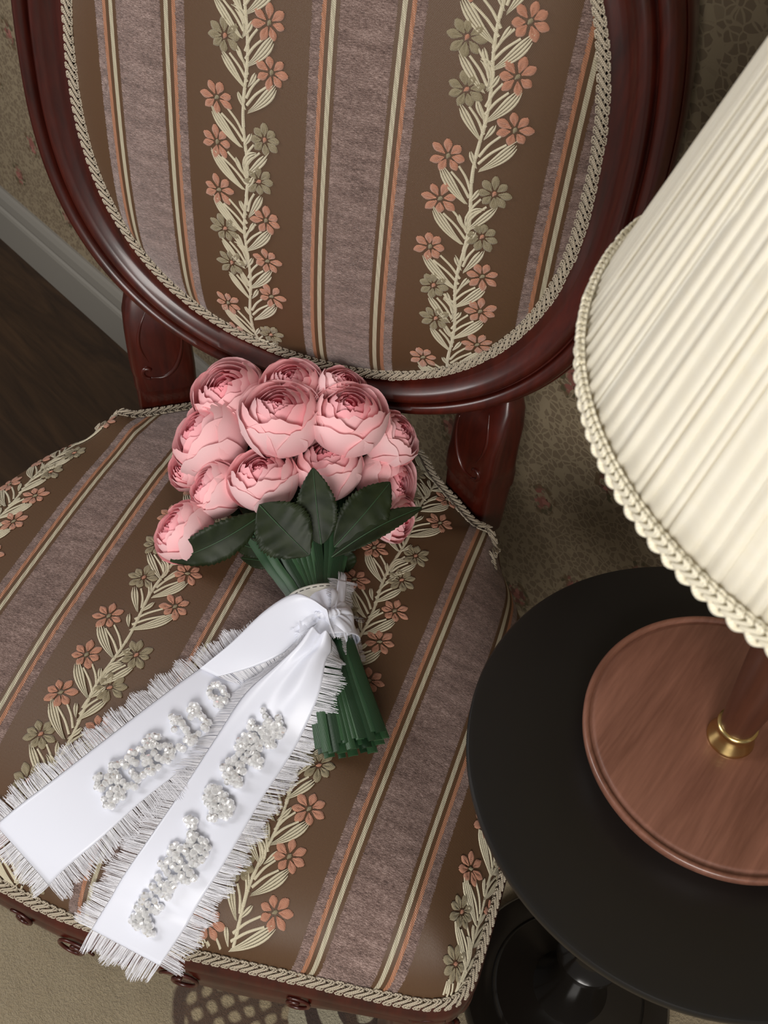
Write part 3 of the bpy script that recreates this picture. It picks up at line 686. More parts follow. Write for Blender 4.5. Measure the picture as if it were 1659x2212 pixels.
# ------------------------------------------------------------------ side table
TC = (.266, .405)
table = thing('side_table', 'round black lacquered pedestal side table next to the chair', 'table', (TC[0], TC[1], 0))
mb = MB(); mb.lathe([(0.0001, .622), (.06, .622), (.12, .622), (.182, .622), (.1855, .6212), (.187, .619), (.1868, .614), (.184, .608), (.178, .604), (.1, .602), (0.0001, .602)], k=160)
mb.build('tabletop', M_BLACK, table, autos=40)
mb = MB(); mb.lathe([(.05, .602), (.05, .59), (.03, .575), (.022, .54), (.024, .48), (.034, .40), (.037, .34), (.028, .26), (.02, .20), (.024, .185), (.036, .175), (.036, .165), (.022, .15), (.03, .09), (.045, .05)], k=48)
mb.build('column', M_BASEBLACK, table, autos=40)
mb = MB(); mb.lathe([(.03, .06), (.05, .052), (.085, .047), (.088, .044), (.090, .040), (.105, .040), (.118, .036), (.122, .030), (.122, .016), (.118, .0135), (.0001, .0138)], k=120)
mb.build('pedestal_base', M_BASEBLACK, table, autos=35)

# ------------------------------------------------------------------ table lamp
LC = (.274, .413); ZT = .6225
lamp = thing('table_lamp', 'table lamp with cream pleated shade and round walnut base on the black table', 'lamp', (LC[0], LC[1], ZT))
mb = MB(); mb.lathe([(.0001, .0245), (.05, .0245), (.1005, .0245), (.1022, .0238), (.1037, .0225), (.1050, .0225), (.1060, .0238), (.1068, .0247), (.1085, .0249), (.1098, .0241), (.1105, .0225), (.1098, .0175), (.105, .008), (.099, .0005), (.0001, .0005)], k=180)
mb.build('lamp_base', M_WALNUT, lamp, autos=50)
mb = MB(); mb.lathe([(.0175, .0247), (.0180, .0262), (.0172, .0285), (.0150, .033), (.0138, .037), (.0136, .041), (.0150, .0425), (.0155, .044), (.0150, .0456), (.0128, .0462)], k=64)
mb.build('brass_foot', M_BRASS, lamp)
mb = MB(); mb.lathe([(.0130, .045), (.0136, .052), (.0155, .075), (.0185, .11), (.0215, .15), (.0230, .185), (.0215, .22), (.017, .25), (.012, .27), (.010, .30), (.0001, .30)], k=48)
pole = mb.build('pole', M_POLE, lamp)
mb = MB(); mb.lathe([(.0122, .268), (.0165, .27), (.0165, .276), (.0122, .278)], k=40); mb.build('brass_ring', M_BRASS, lamp)
mb = MB(); mb.lathe([(.011, .30), (.017, .302), (.017, .36), (.013, .364), (.0001, .364)], k=32); mb.build('bulb_socket', M_BRASS, lamp)
mb = MB(); mb.lathe([(.012, .364), (.016, .38), (.029, .41), (.031, .43), (.026, .452), (.012, .466), (.0001, .468)], k=32); mb.build('light_bulb', simple('frosted_glass', (235, 232, 225), .5), lamp)
SHC = (.287 - LC[0], .401 - LC[1]); SZ0 = 1.014 - ZT; SH = .27; R0 = .1945
def shade_r(z): return R0 - .3 * (z - SZ0)
npl = 165; edges = np.sort(np.mod(np.arange(npl) / npl + rng.normal(0, .0016, npl), 1)); hgts = rng.uniform(.0010, .0026, npl)
kk = 1650
def pleat(prof, a):
    q = a / 2 / PI; i = np.searchsorted(edges, q) - 1; e0 = edges[i]; e1 = edges[(i + 1) % npl]
    fr = np.mod(q - e0, 1) / np.maximum(np.mod(e1 - e0, 1), 1e-4); hh = hgts[i]
    w = hh * (sm(0, .75, fr) - sm(.8, 1.0, fr))
    return np.ones((len(prof), 1)) * w[None] * (.55 + .45 * np.linspace(1, .6, len(prof)))[:, None]
mb = MB(); zs = np.linspace(SZ0, SZ0 + SH, 14)
mb.lathe([(shade_r(z), z) for z in zs], SHC, kk, pleat); shade = mb.build('lamp_shade', M_SHADE, lamp)
mod = shade.modifiers.new('thickness', 'SOLIDIFY'); mod.thickness = .0012; mod.offset = -1
def ring_pts(r, z, n=500):
    a = np.arange(n) * 2 * PI / n; return np.c_[SHC[0] + r * np.cos(a), SHC[1] + r * np.sin(a), np.full(n, z)], np.c_[np.cos(a), np.sin(a), np.full(n, -.25)]
mb = MB()
P_, N_ = ring_pts(R0 + .0022, SZ0 + .001); gimp(mb, P_, N_, .0125, .0095, .00118)
P_, N_ = ring_pts(R0 + .0035, SZ0 - .006, 1500); mb.tube(P_ + N_ * (.0012 * np.sin(np.arange(1500) * 2 * PI * 130 / 1500))[:, None] + np.array([0, 0, 1]) * (.0014 * np.cos(np.arange(1500) * 2 * PI * 130 / 1500))[:, None], .0018 + .0006 * np.cos(np.arange(1500) * 2 * PI * 130 / 1500), 7, True)
mb.build('shade_braid', M_LACE, lamp)
mb = MB(); P_, N_ = ring_pts(shade_r(SZ0 + SH) + .002, SZ0 + SH - .003, 300); gimp(mb, P_, N_, .010, .009, .0012); mb.build('shade_braid', M_LACE, lamp)
mb = MB()
for k in range(3):
    a = k * 2 * PI / 3; z = SZ0 + SH - .02; r = shade_r(z)
    mb.tube([(SHC[0], SHC[1], z - .005), (SHC[0] + r * .98 * math.cos(a), SHC[1] + r * .98 * math.sin(a), z)], .0018, 6)
for sg in (-1, 1):
    t_ = np.linspace(0, 1, 14); mb.tube(np.c_[SHC[0] * t_ + sg * .045 * np.sin(PI * t_), SHC[1] * t_, .32 + (SZ0 + SH - .025 - .32) * t_], .0016, 6)
mb.build('shade_wire', M_BRASS, lamp)

# ------------------------------------------------------------------ bouquet
def seatw(X):
    L = to_chair(X); return seat_z(L[..., 0], L[..., 1])
def on_seat(p, lift=0.0):
    p = np.atleast_2d(np.array(p, float)); lift = np.broadcast_to(np.asarray(lift, float), (len(p),))
    z = np.full(len(p), .5)
    for _ in range(6):
        X = onz(p, z); L = to_chair(X); r = np.clip(seat_rho(L[:, 0], L[:, 1]), 0, .985)
        s_ = r / np.maximum(seat_rho(L[:, 0], L[:, 1]), 1e-6)
        z = seat_z(SCN[0] + (L[:, 0] - SCN[0]) * s_, SCN[1] + (L[:, 1] - SCN[1]) * s_) + lift
    return onz(p, z)
BO = np.array([-.05, .60, .52])
bouquet = thing('bouquet', 'bouquet of pink silk roses tied with white beaded ribbon on the chair seat', 'bouquet', tuple(BO))

# rose petals, modelled once per layer and shared
def petal_mesh(name, r, ptop, dth, lip, c_base, c_mid, c_rim, jag=.02, zoff=0.0, n=11, m=15, seed=0, open_=0.0):
    g_ = np.random.default_rng(seed); t = np.linspace(0, 1, n)[:, None]; a = np.linspace(-1, 1, m)[None]
    j = np.interp(np.linspace(-1, 1, m), np.linspace(-1, 1, 13), g_.normal(0, jag, 13))[None]
    top = ptop + .42 * np.abs(a) ** 2.6 + j
    phi = PI * .97 - (PI * .97 - top) * t
    th = a * dth * (1 - .12 * t ** 4) + .06 * a * t
    rr = r * (1 + lip * t ** 3 + open_ * t ** 2 + .02 * g_.normal() + .018 * np.sin(a * 3.1 + g_.uniform(0, 6)) * t + .03 * np.abs(a) ** 2 * t)
    x = rr * np.sin(phi) * np.cos(th); y = rr * np.sin(phi) * np.sin(th); z = rr * np.cos(phi) + zoff
    cb, cm, cr = (np.array(lin(c)[:3]) for c in (c_base, c_mid, c_rim)); tt = t[..., None] + 0 * a[..., None]
    Cc = np.where(tt < .5, cb + (cm - cb) * sm(.15, .5, tt), cm + (cr - cm) * sm(.55, 1, tt))
    mb = MB(); mb.grid(np.stack([x, y, z], -1), np.stack([t + 0 * a, a + 0 * t], -1), Cc); return mb.mesh(name, M_PETAL)
LAYERS = [  # count, radius, top angle, half width, lip, base, mid, rim, zoff
    (5, 1.00, math.radians(64), .98, .10, (255, 226, 212), (254, 196, 202), (255, 212, 216), -.02),
    (5, .94, math.radians(50), .92, .06, (255, 214, 206), (252, 184, 192), (255, 204, 208), .0),
    (5, .82, math.radians(42), .90, .0, (252, 182, 190), (250, 170, 180), (254, 196, 202), .05),
    (4, .66, math.radians(33), 1.0, .02, (248, 156, 168), (246, 154, 168), (252, 184, 192), .13),
    (4, .50, math.radians(29), 1.0, .05, (240, 134, 152), (242, 142, 158), (250, 172, 182), .22),
    (3, .34, math.radians(26), 1.25, .10, (232, 116, 138), (236, 124, 144), (246, 158, 170), .34),
    (2, .18, math.radians(22), 1.6, .15, (224, 104, 126), (230, 112, 134), (242, 146, 160), .46)]
PM = [[petal_mesh('petal', L[1], L[2], L[3], L[4], L[5], L[6], L[7], (.035, .05, .05, .05, .06, .08, .1)[k], L[8], seed=10 * k + q, open_=.0) for q in range(3)] for k, L in enumerate(LAYERS)]
core_mb = MB(); core_mb.lathe([(.0001, -.98), (.3, -.9), (.55, -.72), (.5, -.2), (.4, .2), (.2, .42), (.0001, .45)], k=18); M_CORE = simple('rose_heart', (196, 92, 106), .7)
core_me = core_mb.mesh('rose', M_CORE)
cal = MB(); cal.lathe([(.0001, -1.12), (.12, -1.1), (.2, -1.0), (.34, -.93), (.4, -.86), (.2, -.9), (.0001, -.9)], k=14)
cal_me = cal.mesh('calyx', M_LEAF)
def rose(px, Rpx, tip, z, full=7):
    c = onz([px], z)[0]; depth = (c - [0, 0, CAMZ]) @ M3[:, 2]; Rw = Rpx / F * depth
    off = (np.array(tip, float) - np.array(px)) / (Rpx * .95); s_ = min(np.linalg.norm(off), .93)
    off = off / (np.linalg.norm(off) + 1e-9) * s_
    vc = -(c - [0, 0, CAMZ]); vc /= np.linalg.norm(vc)
    ax = M3[:, 0] * off[0] + M3[:, 1] * off[1]; ax = ax - vc * (ax @ vc); ax = ax + vc * math.sqrt(max(1 - s_ ** 2, .05)); ax /= np.linalg.norm(ax)
    o = bpy.data.objects.new('rose', core_me); COL.objects.link(o); o.parent = bouquet
    q = Vector(ax).to_track_quat('Z', 'Y').to_matrix().to_4x4() @ Matrix.Rotation(rng.uniform(0, 6.28), 4, 'Z')
    o.matrix_local = Matrix.Translation(Vector(c - BO)) @ q @ Matrix.Diagonal((Rw, Rw, Rw, 1))
    for k, L in enumerate(LAYERS[:full]):
        st = rng.uniform(0, 6.28)
        for i in range(L[0]):
            p = bpy.data.objects.new('petal', PM[k][int(rng.integers(3))]); COL.objects.link(p); p.parent = o
            sc = rng.uniform(.97, 1.03)
            p.matrix_local = Matrix.Rotation(st + i * 2 * PI / L[0] + rng.normal(0, .1), 4, 'Z') @ Matrix.Rotation(rng.normal(0, .05), 4, 'X') @ Matrix.Diagonal((sc, sc, sc * rng.uniform(.96, 1.04), 1))
    p = bpy.data.objects.new('calyx', cal_me); COL.objects.link(p); p.parent = o
    return c, ax, Rw
ROSES = [((607, 905), 86, (596, 846), .637), ((753, 905), 80, (758, 852), .640), ((570, 1036), 72, (555, 988), .600), ((708, 1010), 72, (706, 955), .600),
         ((455, 948), 84, (395, 905), .585), ((497, 857), 78, (470, 812), .602), ((632, 840), 66, (622, 795), .634), ((738, 842), 52, (758, 806), .640),
         ((465, 1060), 60, (415, 1040), .577), ((398, 1150), 66, (345, 1120), .556), ((845, 946), 60, (886, 918), .606), ((832, 1042), 72, (888, 1048), .568),
         ((850, 1118), 52, (892, 1128), .548), ((412, 1012), 48, (380, 1002), .556)]
info = [rose(*r_) for r_ in ROSES]

# stems: folded green blades from the blooms through the band
def blade(P, w, nrm, fold):
    P = catmull(np.array(P, float), 18); T = np.gradient(P, axis=0); T /= np.linalg.norm(T, axis=1, keepdims=True)
    Nn = np.broadcast_to(np.asarray(nrm, float), P.shape); B = np.cross(T, Nn); B /= np.linalg.norm(B, axis=1, keepdims=True); Nn = np.cross(B, T)
    a = np.array([-1, -.55, 0, .55, 1]); prof_ = np.array([-1, -.35, .0, -.35, -1]) * fold
    G = P[:, None] + w * (a[None, :, None] * B[:, None] + prof_[None, :, None] * Nn[:, None])
    Gb = G - Nn[:, None] * .0012
    G2 = np.concatenate([G, Gb[:, ::-1]], 1)
    mb = MB(); UV = np.stack(np.broadcast_arrays(np.linspace(0, 4, 18)[:, None], np.r_[a, a[::-1]][None]), -1)
    mb.grid(G2 - BO, UV, cv=True); b0 = 0
    mb.f.append(tuple(range(10))); mb.f.append(tuple(17 * 10 + i for i in reversed(range(10))))
    return mb
CAMV = np.array([0, 0, CAMZ])
bz = float(seatw(onz([(690, 1300)], .52))[0]) + .0235          # height of the bundle axis at the band
band_c = onz([(682, 1292)], bz)[0]; band_e = onz([(748, 1440)], bz - .004)[0]; end_c = onz([(762, 1628)], .52)[0]
end_c[2] = float(seatw(end_c[None])[0]) + .022
axis = end_c - band_c; axis /= np.linalg.norm(axis)
side = np.cross(axis, [0, 0, 1.0]); side /= np.linalg.norm(side); upv = np.cross(side, axis)
BRX, BRZ = .0235, .0150
def bundle(c, ox, oz, kx=1.0, kz=1.0): return c + side * ox * BRX * kx + upv * oz * BRZ * kz
if (ray([(600, 1300)])[0] @ side) * (1) < (ray([(780, 1300)])[0] @ side): LEFT = -1
else: LEFT = 1
k = 0
for layer, nst, oz in ((0, 12, .72), (1, 11, .25), (2, 7, -.35), (3, 5, -.85)):
    for i in range(nst):
        ox = -1 + 2 * (i + .5) / nst + rng.normal(0, .05); ox *= math.sqrt(max(.05, 1 - (oz * .8) ** 2)); zz_ = oz + rng.normal(0, .06)
        pxs = 640 + 82 * ox * -LEFT * -1 if False else 0
        # fan-out towards the blooms
        fan = -side * 0 + side * ox * .070; headp = band_c - axis * .115 + fan + upv * (.012 + .018 * oz)
        headp[2] = max(headp[2], float(seatw(headp[None])[0]) + .008)
        mid = band_c - axis * .045 + side * ox * .042 + upv * oz * .014
        spread = 1.28; L_ = rng.uniform(-.006, .006)
        pe = bundle(end_c, ox * spread, oz, 1.05, 1.05) + axis * L_
        pm = bundle(band_c + (end_c - band_c) * .38, ox, oz)
        pts = [headp, mid, bundle(band_c, ox, oz), pm, pe]
        for p_ in pts: p_[2] = max(p_[2], float(seatw(p_[None])[0]) + .0025)
        nrm = upv + side * ox * .35; nrm /= np.linalg.norm(nrm)
        blade(pts, rng.uniform(.0031, .0046), nrm, rng.uniform(.1, .4)).build('stem', M_STEM, bouquet, autos=50)

# leaves with toothed edges
def leaf(base, tip, wpx, zb, zt, roll=0.0, arch=.10, fold=.18, belly=.45):
    B = onz([base], zb)[0]; T = onz([tip], zt)[0]; ax = T - B; L = np.linalg.norm(ax); ax /= L
    vc = CAMV - (B + T) / 2; depth = np.linalg.norm(vc); vc /= depth; N = vc - ax * (vc @ ax); N /= np.linalg.norm(N)
    sd = np.cross(N, ax); N, sd = N * math.cos(roll) + sd * math.sin(roll), sd * math.cos(roll) - N * math.sin(roll)
    W = wpx / F * depth / 2; n, m = 97, 9; t = np.linspace(0, 1, n)[:, None]; a = np.linspace(-1, 1, m)[None]
    pr = (np.sin(PI * np.clip(t, 0, 1) ** (math.log(.5) / math.log(belly))) ** .8) * (1 - .15 * t)
    saw = 1 + .11 * (np.mod(t * 19, 1) - .5) * (np.abs(a) > .95) * (t > .12)
    P = B + ax * (L * t + .02 * L * np.abs(a) * np.sin(PI * t))[..., None] + sd * (W * pr * a * saw)[..., None] + N * (arch * L * np.sin(PI * t) + fold * W * pr * np.abs(a) ** 1.3 + .03 * W * np.sin(t * 34 + np.abs(a) * 5) * np.abs(a) * pr)[..., None]
    mb = MB(); mb.grid(P - BO); o = mb.build('leaf', M_LEAF, bouquet)
    md = o.modifiers.new('thickness', 'SOLIDIFY'); md.thickness = .0006
    mb = MB(); mid_ = P[:, m // 2] - BO + N * .0004; mb.tube(mid_[:-2], np.linspace(.0009, .0003, n - 2), 5); mb.build('midrib', M_VEIN, o)
LV = [((575, 1105), (367, 1213), 92, .585, .548, .35, .12, .15, .52), ((560, 1090), (668, 1200), 138, .618, .590, -.1, .06, .12, .5), ((694, 1176), (676, 1010), 94, .592, .640, .1, .05, .2, .45),
      ((722, 1182), (843, 1041), 108, .566, .600, -.2, .06, .2, .5), ((716, 1204), (912, 1096), 62, .560, .585, .5, .08, .25, .5), ((735, 1182), (752, 1236), 56, .552, .524, .0, .05, .1, .5),
      ((600, 1200), (492, 1165), 46, .545, .540, .2, .05, .1, .5), ((610, 1215), (520, 1205), 40, .535, .524, .1, .05, .1, .5), ((700, 1110), (640, 960), 70, .575, .590, 0, .02, .1, .5),
      ((640, 1080), (520, 960), 60, .565, .570, 0, .02, .1, .5), ((760, 1110), (790, 950), 60, .57, .575, 0, .02, .1, .5)]
for l_ in LV: leaf(*l_)

# elastic band
def sleeve(s0, s1, kx, kz, n=14, k=64, ripple=0.0, seed=1):
    g_ = np.random.default_rng(seed); a = np.arange(k) * 2 * PI / k; G = []
    rp_ = sum(g_.normal(0, 1) * np.cos(f_ * a + g_.uniform(0, 6.28)) for f_ in (3, 5, 7, 11)) * .5
    for i in range(n):
        tt = i / (n - 1); c = band_c + axis * (s0 + (s1 - s0) * tt); f_ = 1 + ripple * (rp_ * np.sin(PI * tt) + .6 * np.sin(9 * tt + 2 * np.sin(a * 2)))
        G.append(c + np.cos(a)[:, None] * f_[:, None] * side * BRX * kx + np.sin(a)[:, None] * f_[:, None] * upv * BRZ * kz)
    return np.array(G)
mb = MB(); G = sleeve(-.004, .020, 1.12, 1.18, 14)
mb.grid(G - BO, np.stack(np.broadcast_arrays(np.linspace(0, 1, 64)[None], np.linspace(0, 4, 14)[:, None]), -1), cv=True)
band = mb.build('band', M_BAND, bouquet); band.modifiers.new('thickness', 'SOLIDIFY').thickness = .0012
for i in range(26):
    a0 = i * 2 * PI / 26; aa = np.linspace(a0, a0 + .15, 4)
    c = band_c + axis * -.001
    Q = c + np.cos(aa)[:, None] * side * BRX * 1.13 + np.sin(aa)[:, None] * upv * BRZ * 1.20
    mb = MB(); mb.tube(Q - BO, .00035, 4); mb.build('stitch', M_STITCH, band)

# fringe: loose threads as thin strips
def fringe(mb, E, Dv, Nv, length, dens=4200, curl=.13):
    L = np.r_[0, np.cumsum(np.linalg.norm(np.diff(E, axis=0), axis=1))]; n = int(L[-1] * dens)
    ph = rng.uniform(0, 6.28)
    for s_ in np.sort(rng.uniform(0, L[-1], n)):
        p = np.array([np.interp(s_, L, E[:, i]) for i in range(3)]); d_ = np.array([np.interp(s_, L, Dv[:, i]) for i in range(3)]); nn = np.array([np.interp(s_, L, Nv[:, i]) for i in range(3)])
        d_ /= np.linalg.norm(d_); tg = np.cross(nn, d_); tg /= np.linalg.norm(tg)
        l_ = length * rng.uniform(.7, 1.1) * (1 + .15 * math.sin(s_ * 260 + ph)); c = curl * (math.sin(s_ * 130 + ph) + .5 * math.sin(s_ * 410 + ph) + rng.normal(0, .35)); wth = tg * .00014
        tt = np.linspace(0, 1, 4)[:, None]
        q = p + d_ * l_ * tt + tg * l_ * c * tt ** 2 * .5 + nn * (l_ * (rng.uniform(-.05, .22)) * tt * (1 - tt * .9) + .0003)
        q[:, 2] = np.maximum(q[:, 2], seatw_safe(q) + .0028)
        V_ = np.vstack([q - wth, (q + wth)]); mb.add(V_ - BO, [(i, i + 1, 5 + i, 4 + i) for i in range(3)])
# ribbon strips as lofts between two edges
def strip(secs, n=70, m=22, wave=0.0, wf=3.0, cup=0.0, minlift=.0046):
    """secs: (left px, right px, lift left, lift right) above the seat"""
    A_l = on_seat([s[0] for s in secs], [s[2] for s in secs]); A_r = on_seat([s[1] for s in secs], [s[3] for s in secs])
    E1 = catmull(A_l, n); E2 = catmull(A_r, n); a = np.linspace(0, 1, m)[None, :, None]
    P = E1[:, None] * (1 - a) + E2[:, None] * a; t = np.linspace(0, 1, n)[:, None]
    aa = a[..., 0]
    P[..., 2] += wave * np.sin(aa * wf * PI * 1.0 + 1.5 * t) * np.clip(1 - t * 1.25, 0, 1) + cup * np.sin(PI * aa) * (1 - t)
    P[..., 2] = np.maximum(P[..., 2], seatw_safe(P) + minlift)
    return P
def seatw_safe(X):
    L = to_chair(X); r = seat_rho(L[..., 0], L[..., 1]); s_ = np.minimum(1, .9999 / np.maximum(r, 1e-6))
    z = seat_z(SCN[0] + (L[..., 0] - SCN[0]) * s_, SCN[1] + (L[..., 1] - SCN[1]) * s_)
    return np.where(r > 1.0, z - .0, z)
def norms(P):
    Tu = np.gradient(P, axis=0); Tv = np.gradient(P, axis=1); N = np.cross(Tu, Tv); N /= np.linalg.norm(N, axis=-1, keepdims=True) + 1e-12
    return np.where(N[..., 2:3] < 0, -N, N)
def ribbon(name, P, sides, parent, flen=.017, label=None):
    mb = MB(); mb.grid(P - BO); o = mb.build(name, M_SATIN, parent); o.modifiers.new('thickness', 'SOLIDIFY').thickness = .0005
    N = norms(P); mb = MB()
    if 'l' in sides: fringe(mb, P[:, 0], P[:, 0] - P[:, 3], N[:, 0], flen)
    if 'r' in sides: fringe(mb, P[:, -1], P[:, -1] - P[:, -4], N[:, -1], flen)
    if 'e' in sides: fringe(mb, P[-1], P[-1] - P[-4], N[-1], flen)
    if mb.f:
        f_ = mb.build('fringe', M_FRINGE, o, smooth=False); f_['kind'] = 'stuff'
    return o
# flat tail lying towards the left corner of the seat
PA = strip([((600, 1375), (640, 1470), .020, .016), ((520, 1392), (590, 1500), .010, .008), ((440, 1440), (540, 1548), .004, .004), ((326, 1524), (430, 1638), .003, .003), ((217, 1608), (317, 1724), .003, .003), ((108, 1692), (212, 1819), .003, .003), ((-8, 1785), (107, 1915), .003, .003)])
tail_a = ribbon('ribbon_tail', PA, 'lre', bouquet); tail_a['label'] = 'left flat ribbon tail with beaded letters'
# loop that folds over at the knot
PL = strip([((700, 1318), (716, 1352), .050, .046), ((665, 1290), (694, 1352), .050, .040), ((628, 1286), (660, 1372), .044, .034), ((570, 1322), (612, 1412), .034, .024), ((500, 1388), (550, 1440), .022, .014), ((432, 1444), (470, 1462), .009, .007)], 50, 16, .004, 2.0, .006)
ribbon('ribbon_loop', PL, 'r', bouquet, .013)
# front tail running to the near edge of the seat
PB = strip([((668, 1360), (716, 1375), .052, .050), ((640, 1398), (716, 1402), .042, .046), ((596, 1440), (704, 1425), .028, .047), ((530, 1500), (688, 1500), .013, .040), ((470, 1590), (642, 1605), .006, .014), ((405, 1690), (574, 1714), .0045, .004), ((320, 1815), (490, 1858), .0035, .003), ((250, 1922), (412, 1986), .003, .003), ((197, 2008), (345, 2086), .003, .003)], 90, 26, .0045, 3.2, .004)
tail_b = ribbon('ribbon_tail', PB, 'lre', bouquet); tail_b['label'] = 'front ribbon tail with beaded letters'
# knot wrapped round the bundle
mb = MB(); G = sleeve(.018, .052, 1.25, 1.4, 22, 72, .045, 4); G[..., 2] = np.maximum(G[..., 2], seatw_safe(G) + .003); mb.grid(G - BO, cv=True); knot = mb.build('ribbon_knot', M_SATIN, bouquet); knot.modifiers.new('thickness', 'SOLIDIFY').thickness = .0006
def pinch(px, z, r3, seed):
    g_ = np.random.default_rng(seed); c = onz([px], z)[0]; th = np.linspace(0, PI, 22)[:, None]; ph = np.linspace(0, 2 * PI, 40, endpoint=False)[None]
    f_ = 1 + .16 * np.cos(5 * ph + 2.2 * th + g_.uniform(0, 6)) + .09 * np.cos(9 * ph - 3 * th)
    P = np.stack([np.sin(th) * np.cos(ph) * f_, np.sin(th) * np.sin(ph) * f_, np.cos(th) * np.ones_like(ph)], -1)
    Rm = np.stack([side, upv, axis], 0)
    mb = MB(); mb.grid((P * r3) @ Rm + c - BO, cv=True); return mb
def star(s0, al0, Rr, seed, amp):
    g_ = np.random.default_rng(seed); ro = np.linspace(0, 1, 14)[:, None]; ph = np.linspace(0, 2 * PI, 96, endpoint=False)[None]
    p0 = g_.uniform(0, 6.28, 4); rip = np.cos(6 * ph + p0[0] + .6 * ro) + .7 * np.cos(11 * ph + p0[1] - 1.1 * ro) + .4 * np.cos(17 * ph + p0[2])
    sx_ = s0 + Rr * ro * np.sin(ph) * (1 + .12 * np.cos(3 * ph + p0[3])); al = al0 + Rr * ro * np.cos(ph) / .021
    hh = 1.27 + (amp * rip * np.sin(PI * np.clip(ro, 0, 1) * .75) * ro ** .5 + .16 * (1 - ro) ** 2 + .06 * (1 - ro)) - .10 * ro ** 6
    P = band_c + axis * sx_[..., None] + (np.cos(al) * hh)[..., None] * side * BRX + (np.sin(al) * hh * 1.12)[..., None] * upv * BRZ
    mb = MB(); mb.grid(P - BO, cv=True); return mb
star(.030, PI / 2 + .12, .0245, 3, .075).build('knot_fold', M_SATIN, knot)
star(.044, PI / 2 - .75, .0150, 8, .07).build('knot_fold', M_SATIN, knot)
mb = MB(); q_ = np.linspace(0, 1, 30); al = PI / 2 + .12 + .30 * np.cos(q_ * PI)
mb.tube(band_c - BO + axis * (.030 + .004 * np.sin(q_ * PI))[:, None] + np.cos(al)[:, None] * side * BRX * 1.5 + np.sin(al)[:, None] * upv * BRZ * 1.66, .0042 * np.sin(PI * np.clip(q_, .06, .94)) ** .5 + .0005 * np.sin(q_ * 40), 10); mb.build('knot_fold', M_SATIN, knot)
for (pts, zz0) in (([((722, 1320), (742, 1322), .044, .036), ((726, 1285), (746, 1290), .040, .034), ((730, 1252), (748, 1256), .036, .032)], 0), ([((742, 1370), (764, 1362), .040, .026), ((752, 1402), (774, 1398), .030, .016), ((770, 1432), (780, 1430), .020, .012)], 0)):
    Pk = strip(pts, 20, 8, .002, 3, .002); ribbon('knot_end', Pk, 'lre', bouquet, .010)
mb = MB(); N_ = 40; aa = np.linspace(-.2, PI * .95, N_); E = band_c + axis * .052 + np.cos(aa)[:, None] * side * BRX * 1.27 + np.sin(aa)[:, None] * upv * BRZ * 1.42
fringe(mb, E, np.broadcast_to(axis, E.shape) + 0, np.cos(aa)[:, None] * side + np.sin(aa)[:, None] * upv, .006, 1200)
E2_ = band_c + axis * .034 + np.cos(aa)[:, None] * side * BRX * 1.3 + np.sin(aa)[:, None] * upv * BRZ * 1.46
fringe(mb, E2_, np.cos(aa)[:, None] * side * 1.0 + np.sin(aa)[:, None] * upv * .8 + axis * .5, np.cos(aa)[:, None] * side + np.sin(aa)[:, None] * upv, .009, 700)
f_ = mb.build('fringe', M_FRINGE, knot, smooth=False); f_['kind'] = 'stuff'

# glass beads sewn as letters
bead_mb = MB(); th = np.linspace(0, PI, 7); ph = 8
bead_mb.lathe([(max(.0001, math.sin(x)) * 1.0, -math.cos(x) * .88) for x in th], k=ph); bead_me = bead_mb.mesh('bead', M_BEAD, False)
def beads(L, ox, oy, sc, tail, P):
    Q = P.reshape(-1, 3); cpx = (Q - CAMV) @ M3; cpx = cpx[:, :2] / cpx[:, 2:] * F + C0
    for x, y in L:
        p = np.array([ox + x / sc, oy + y / sc]); d2 = ((cpx - p) ** 2).sum(1); i = np.argmin(d2)
        if d2[i] > 30 ** 2: continue
        z = Q[i, 2]; r = rng.uniform(.0031, .0040)
        c = onz([p], z + r * .95)[0]
        o = bpy.data.objects.new('bead', bead_me); COL.objects.link(o); o.parent = tail
        o.matrix_local = Matrix.Translation(Vector(c - BO)) @ Matrix.Rotation(rng.uniform(0, 3), 4, 'X') @ Matrix.Rotation(rng.uniform(0, 3), 4, 'Y') @ Matrix.Diagonal((r, r, r, 1))
BL1 = [(1310,215),(1345,185),(1385,180),(1430,215),(1445,255),(1300,260),(1320,300),(1360,315),(1405,330),(1455,340),(1480,290),(1375,375),(1415,385),(1125,385),(1165,395),(1105,430),(1145,440),(1190,430),(1120,500),(1150,475),(1205,480),(1235,510),(1260,540),(1290,560),(1245,600),(1270,620),(925,500),(965,520),(1000,520),(940,555),(985,555),(1025,560),(950,625),(1040,595),(1070,630),(1085,670),(1110,700),(1150,700),(1190,670),(1070,730),(1115,760),(1150,730),(700,700),(745,690),(790,700),(660,745),(700,735),(740,745),(680,790),(730,790),(770,780),(810,800),(860,785),(910,795),(940,840),(1000,800),(1040,820),(890,840),(930,895),(870,890),(840,930),(890,940),(790,910),(750,860),(690,910),(640,830),(600,820),(520,855),(560,860),(490,910),(530,940),(570,960),(640,900),(660,960),(710,950),(740,1000),(790,1005),(690,1040),(730,1050),(640,1080),(430,960),(470,990),(380,980),(330,980),(320,1040),(370,1060),(400,1100),(350,1100),(440,1150),(390,1150),(530,1050),(560,1090),(590,1130),(560,1200),(520,1180),(480,1190),(170,1110),(210,1090),(290,1100),(320,1130),(190,1160),(180,1200),(230,1210),(270,1160),(330,1220),(380,1220),(440,1240),(310,1270),(390,1290),(440,1300),(320,1330),(370,1330),(330,1385),(270,1380),(250,1320)]
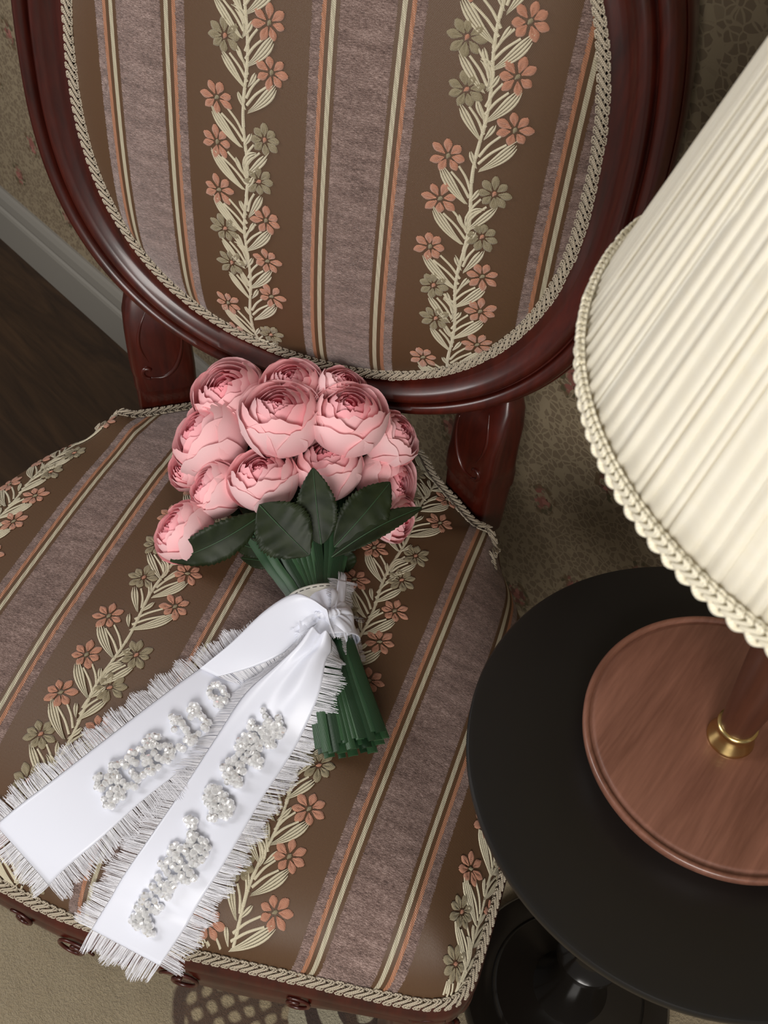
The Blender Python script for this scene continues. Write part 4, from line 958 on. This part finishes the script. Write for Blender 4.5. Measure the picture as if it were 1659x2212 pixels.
BL2 = [(1075,220),(1105,295),(1150,350),(1190,390),(1160,440),(1230,420),(1110,400),(1285,325),(1300,400),(1340,490),(1250,500),(1300,570),(1200,490),(1240,560),(1060,470),(915,385),(890,455),(950,460),(1000,470),(1050,520),(1100,500),(1160,530),(1080,580),(1140,610),(1200,640),(1210,705),(1150,700),(1060,660),(810,565),(890,560),(950,570),(920,650),(840,640),(750,640),(770,700),(720,730),(830,720),(980,620),(1000,700),(1030,745),(950,740),(790,770),(740,820),(860,830),(940,800),(985,840),(890,740),(600,920),(680,890),(800,890),(840,910),(910,930),(960,890),(1040,910),(980,980),(1030,990),(740,970),(650,960),(520,1010),(580,1010),(620,1050),(780,985),(740,1050),(800,1065),(680,1090),(560,1120),(620,1150),(690,1140),(745,1175),(580,1200),(650,1210),(710,1240),(755,1240),(300,1330),(350,1280),(400,1280),(470,1300),(410,1345),(500,1370),(560,1390),(330,1380),(270,1420),(360,1430),(300,1490),(440,1450),(500,1450),(550,1470),(620,1500),(390,1510),(340,1540),(430,1560),(500,1550),(570,1550),(640,1560),(370,1620),(450,1610),(560,1620),(620,1650),(500,1670),(340,1700),(400,1710),(560,1690)]
BL3 = [(960,240),(1010,230),(1065,260),(1000,310),(1060,335),(1015,420),(1080,440),(1000,500),(1040,500),(1155,500),(1210,520),(960,580),(1030,560),(1100,600),(1170,580),(1245,600),(1060,660),(1150,640),(1210,680),(1000,720),(1090,730),(1160,755),(960,650),(1040,800),(1090,800),(780,590),(830,570),(890,610),(760,660),(830,690),(820,740),(880,760),(920,820),(850,870),(960,860),(900,950),(1010,920),(1060,990),(930,1010),(980,1030),(730,770),(790,830),(630,800),(680,855),(720,920),(770,985),(830,1000),(600,980),(640,1060),(530,1100),(590,1150),(650,1190),(720,1060),(800,1080),(760,1140),(700,1130),(730,1225),(510,1200),(430,1220),(560,1280),(390,1290),(470,1320),(590,1350),(520,1390),(340,1370),(400,1390),(580,1410),(640,1360),(290,1480),(355,1470),(260,1540),(440,1450),(380,1530),(470,1525),(310,1580),(410,1580),(340,1620),(440,1650),(500,1600),(480,1690),(540,1700)]
beads(BL1, 170, 1440, 4.608, tail_a, PA)
beads(BL2, 400, 1500, 6.38, tail_b, PB)
beads(BL3, 240, 1730, 5.925, tail_b, PB)
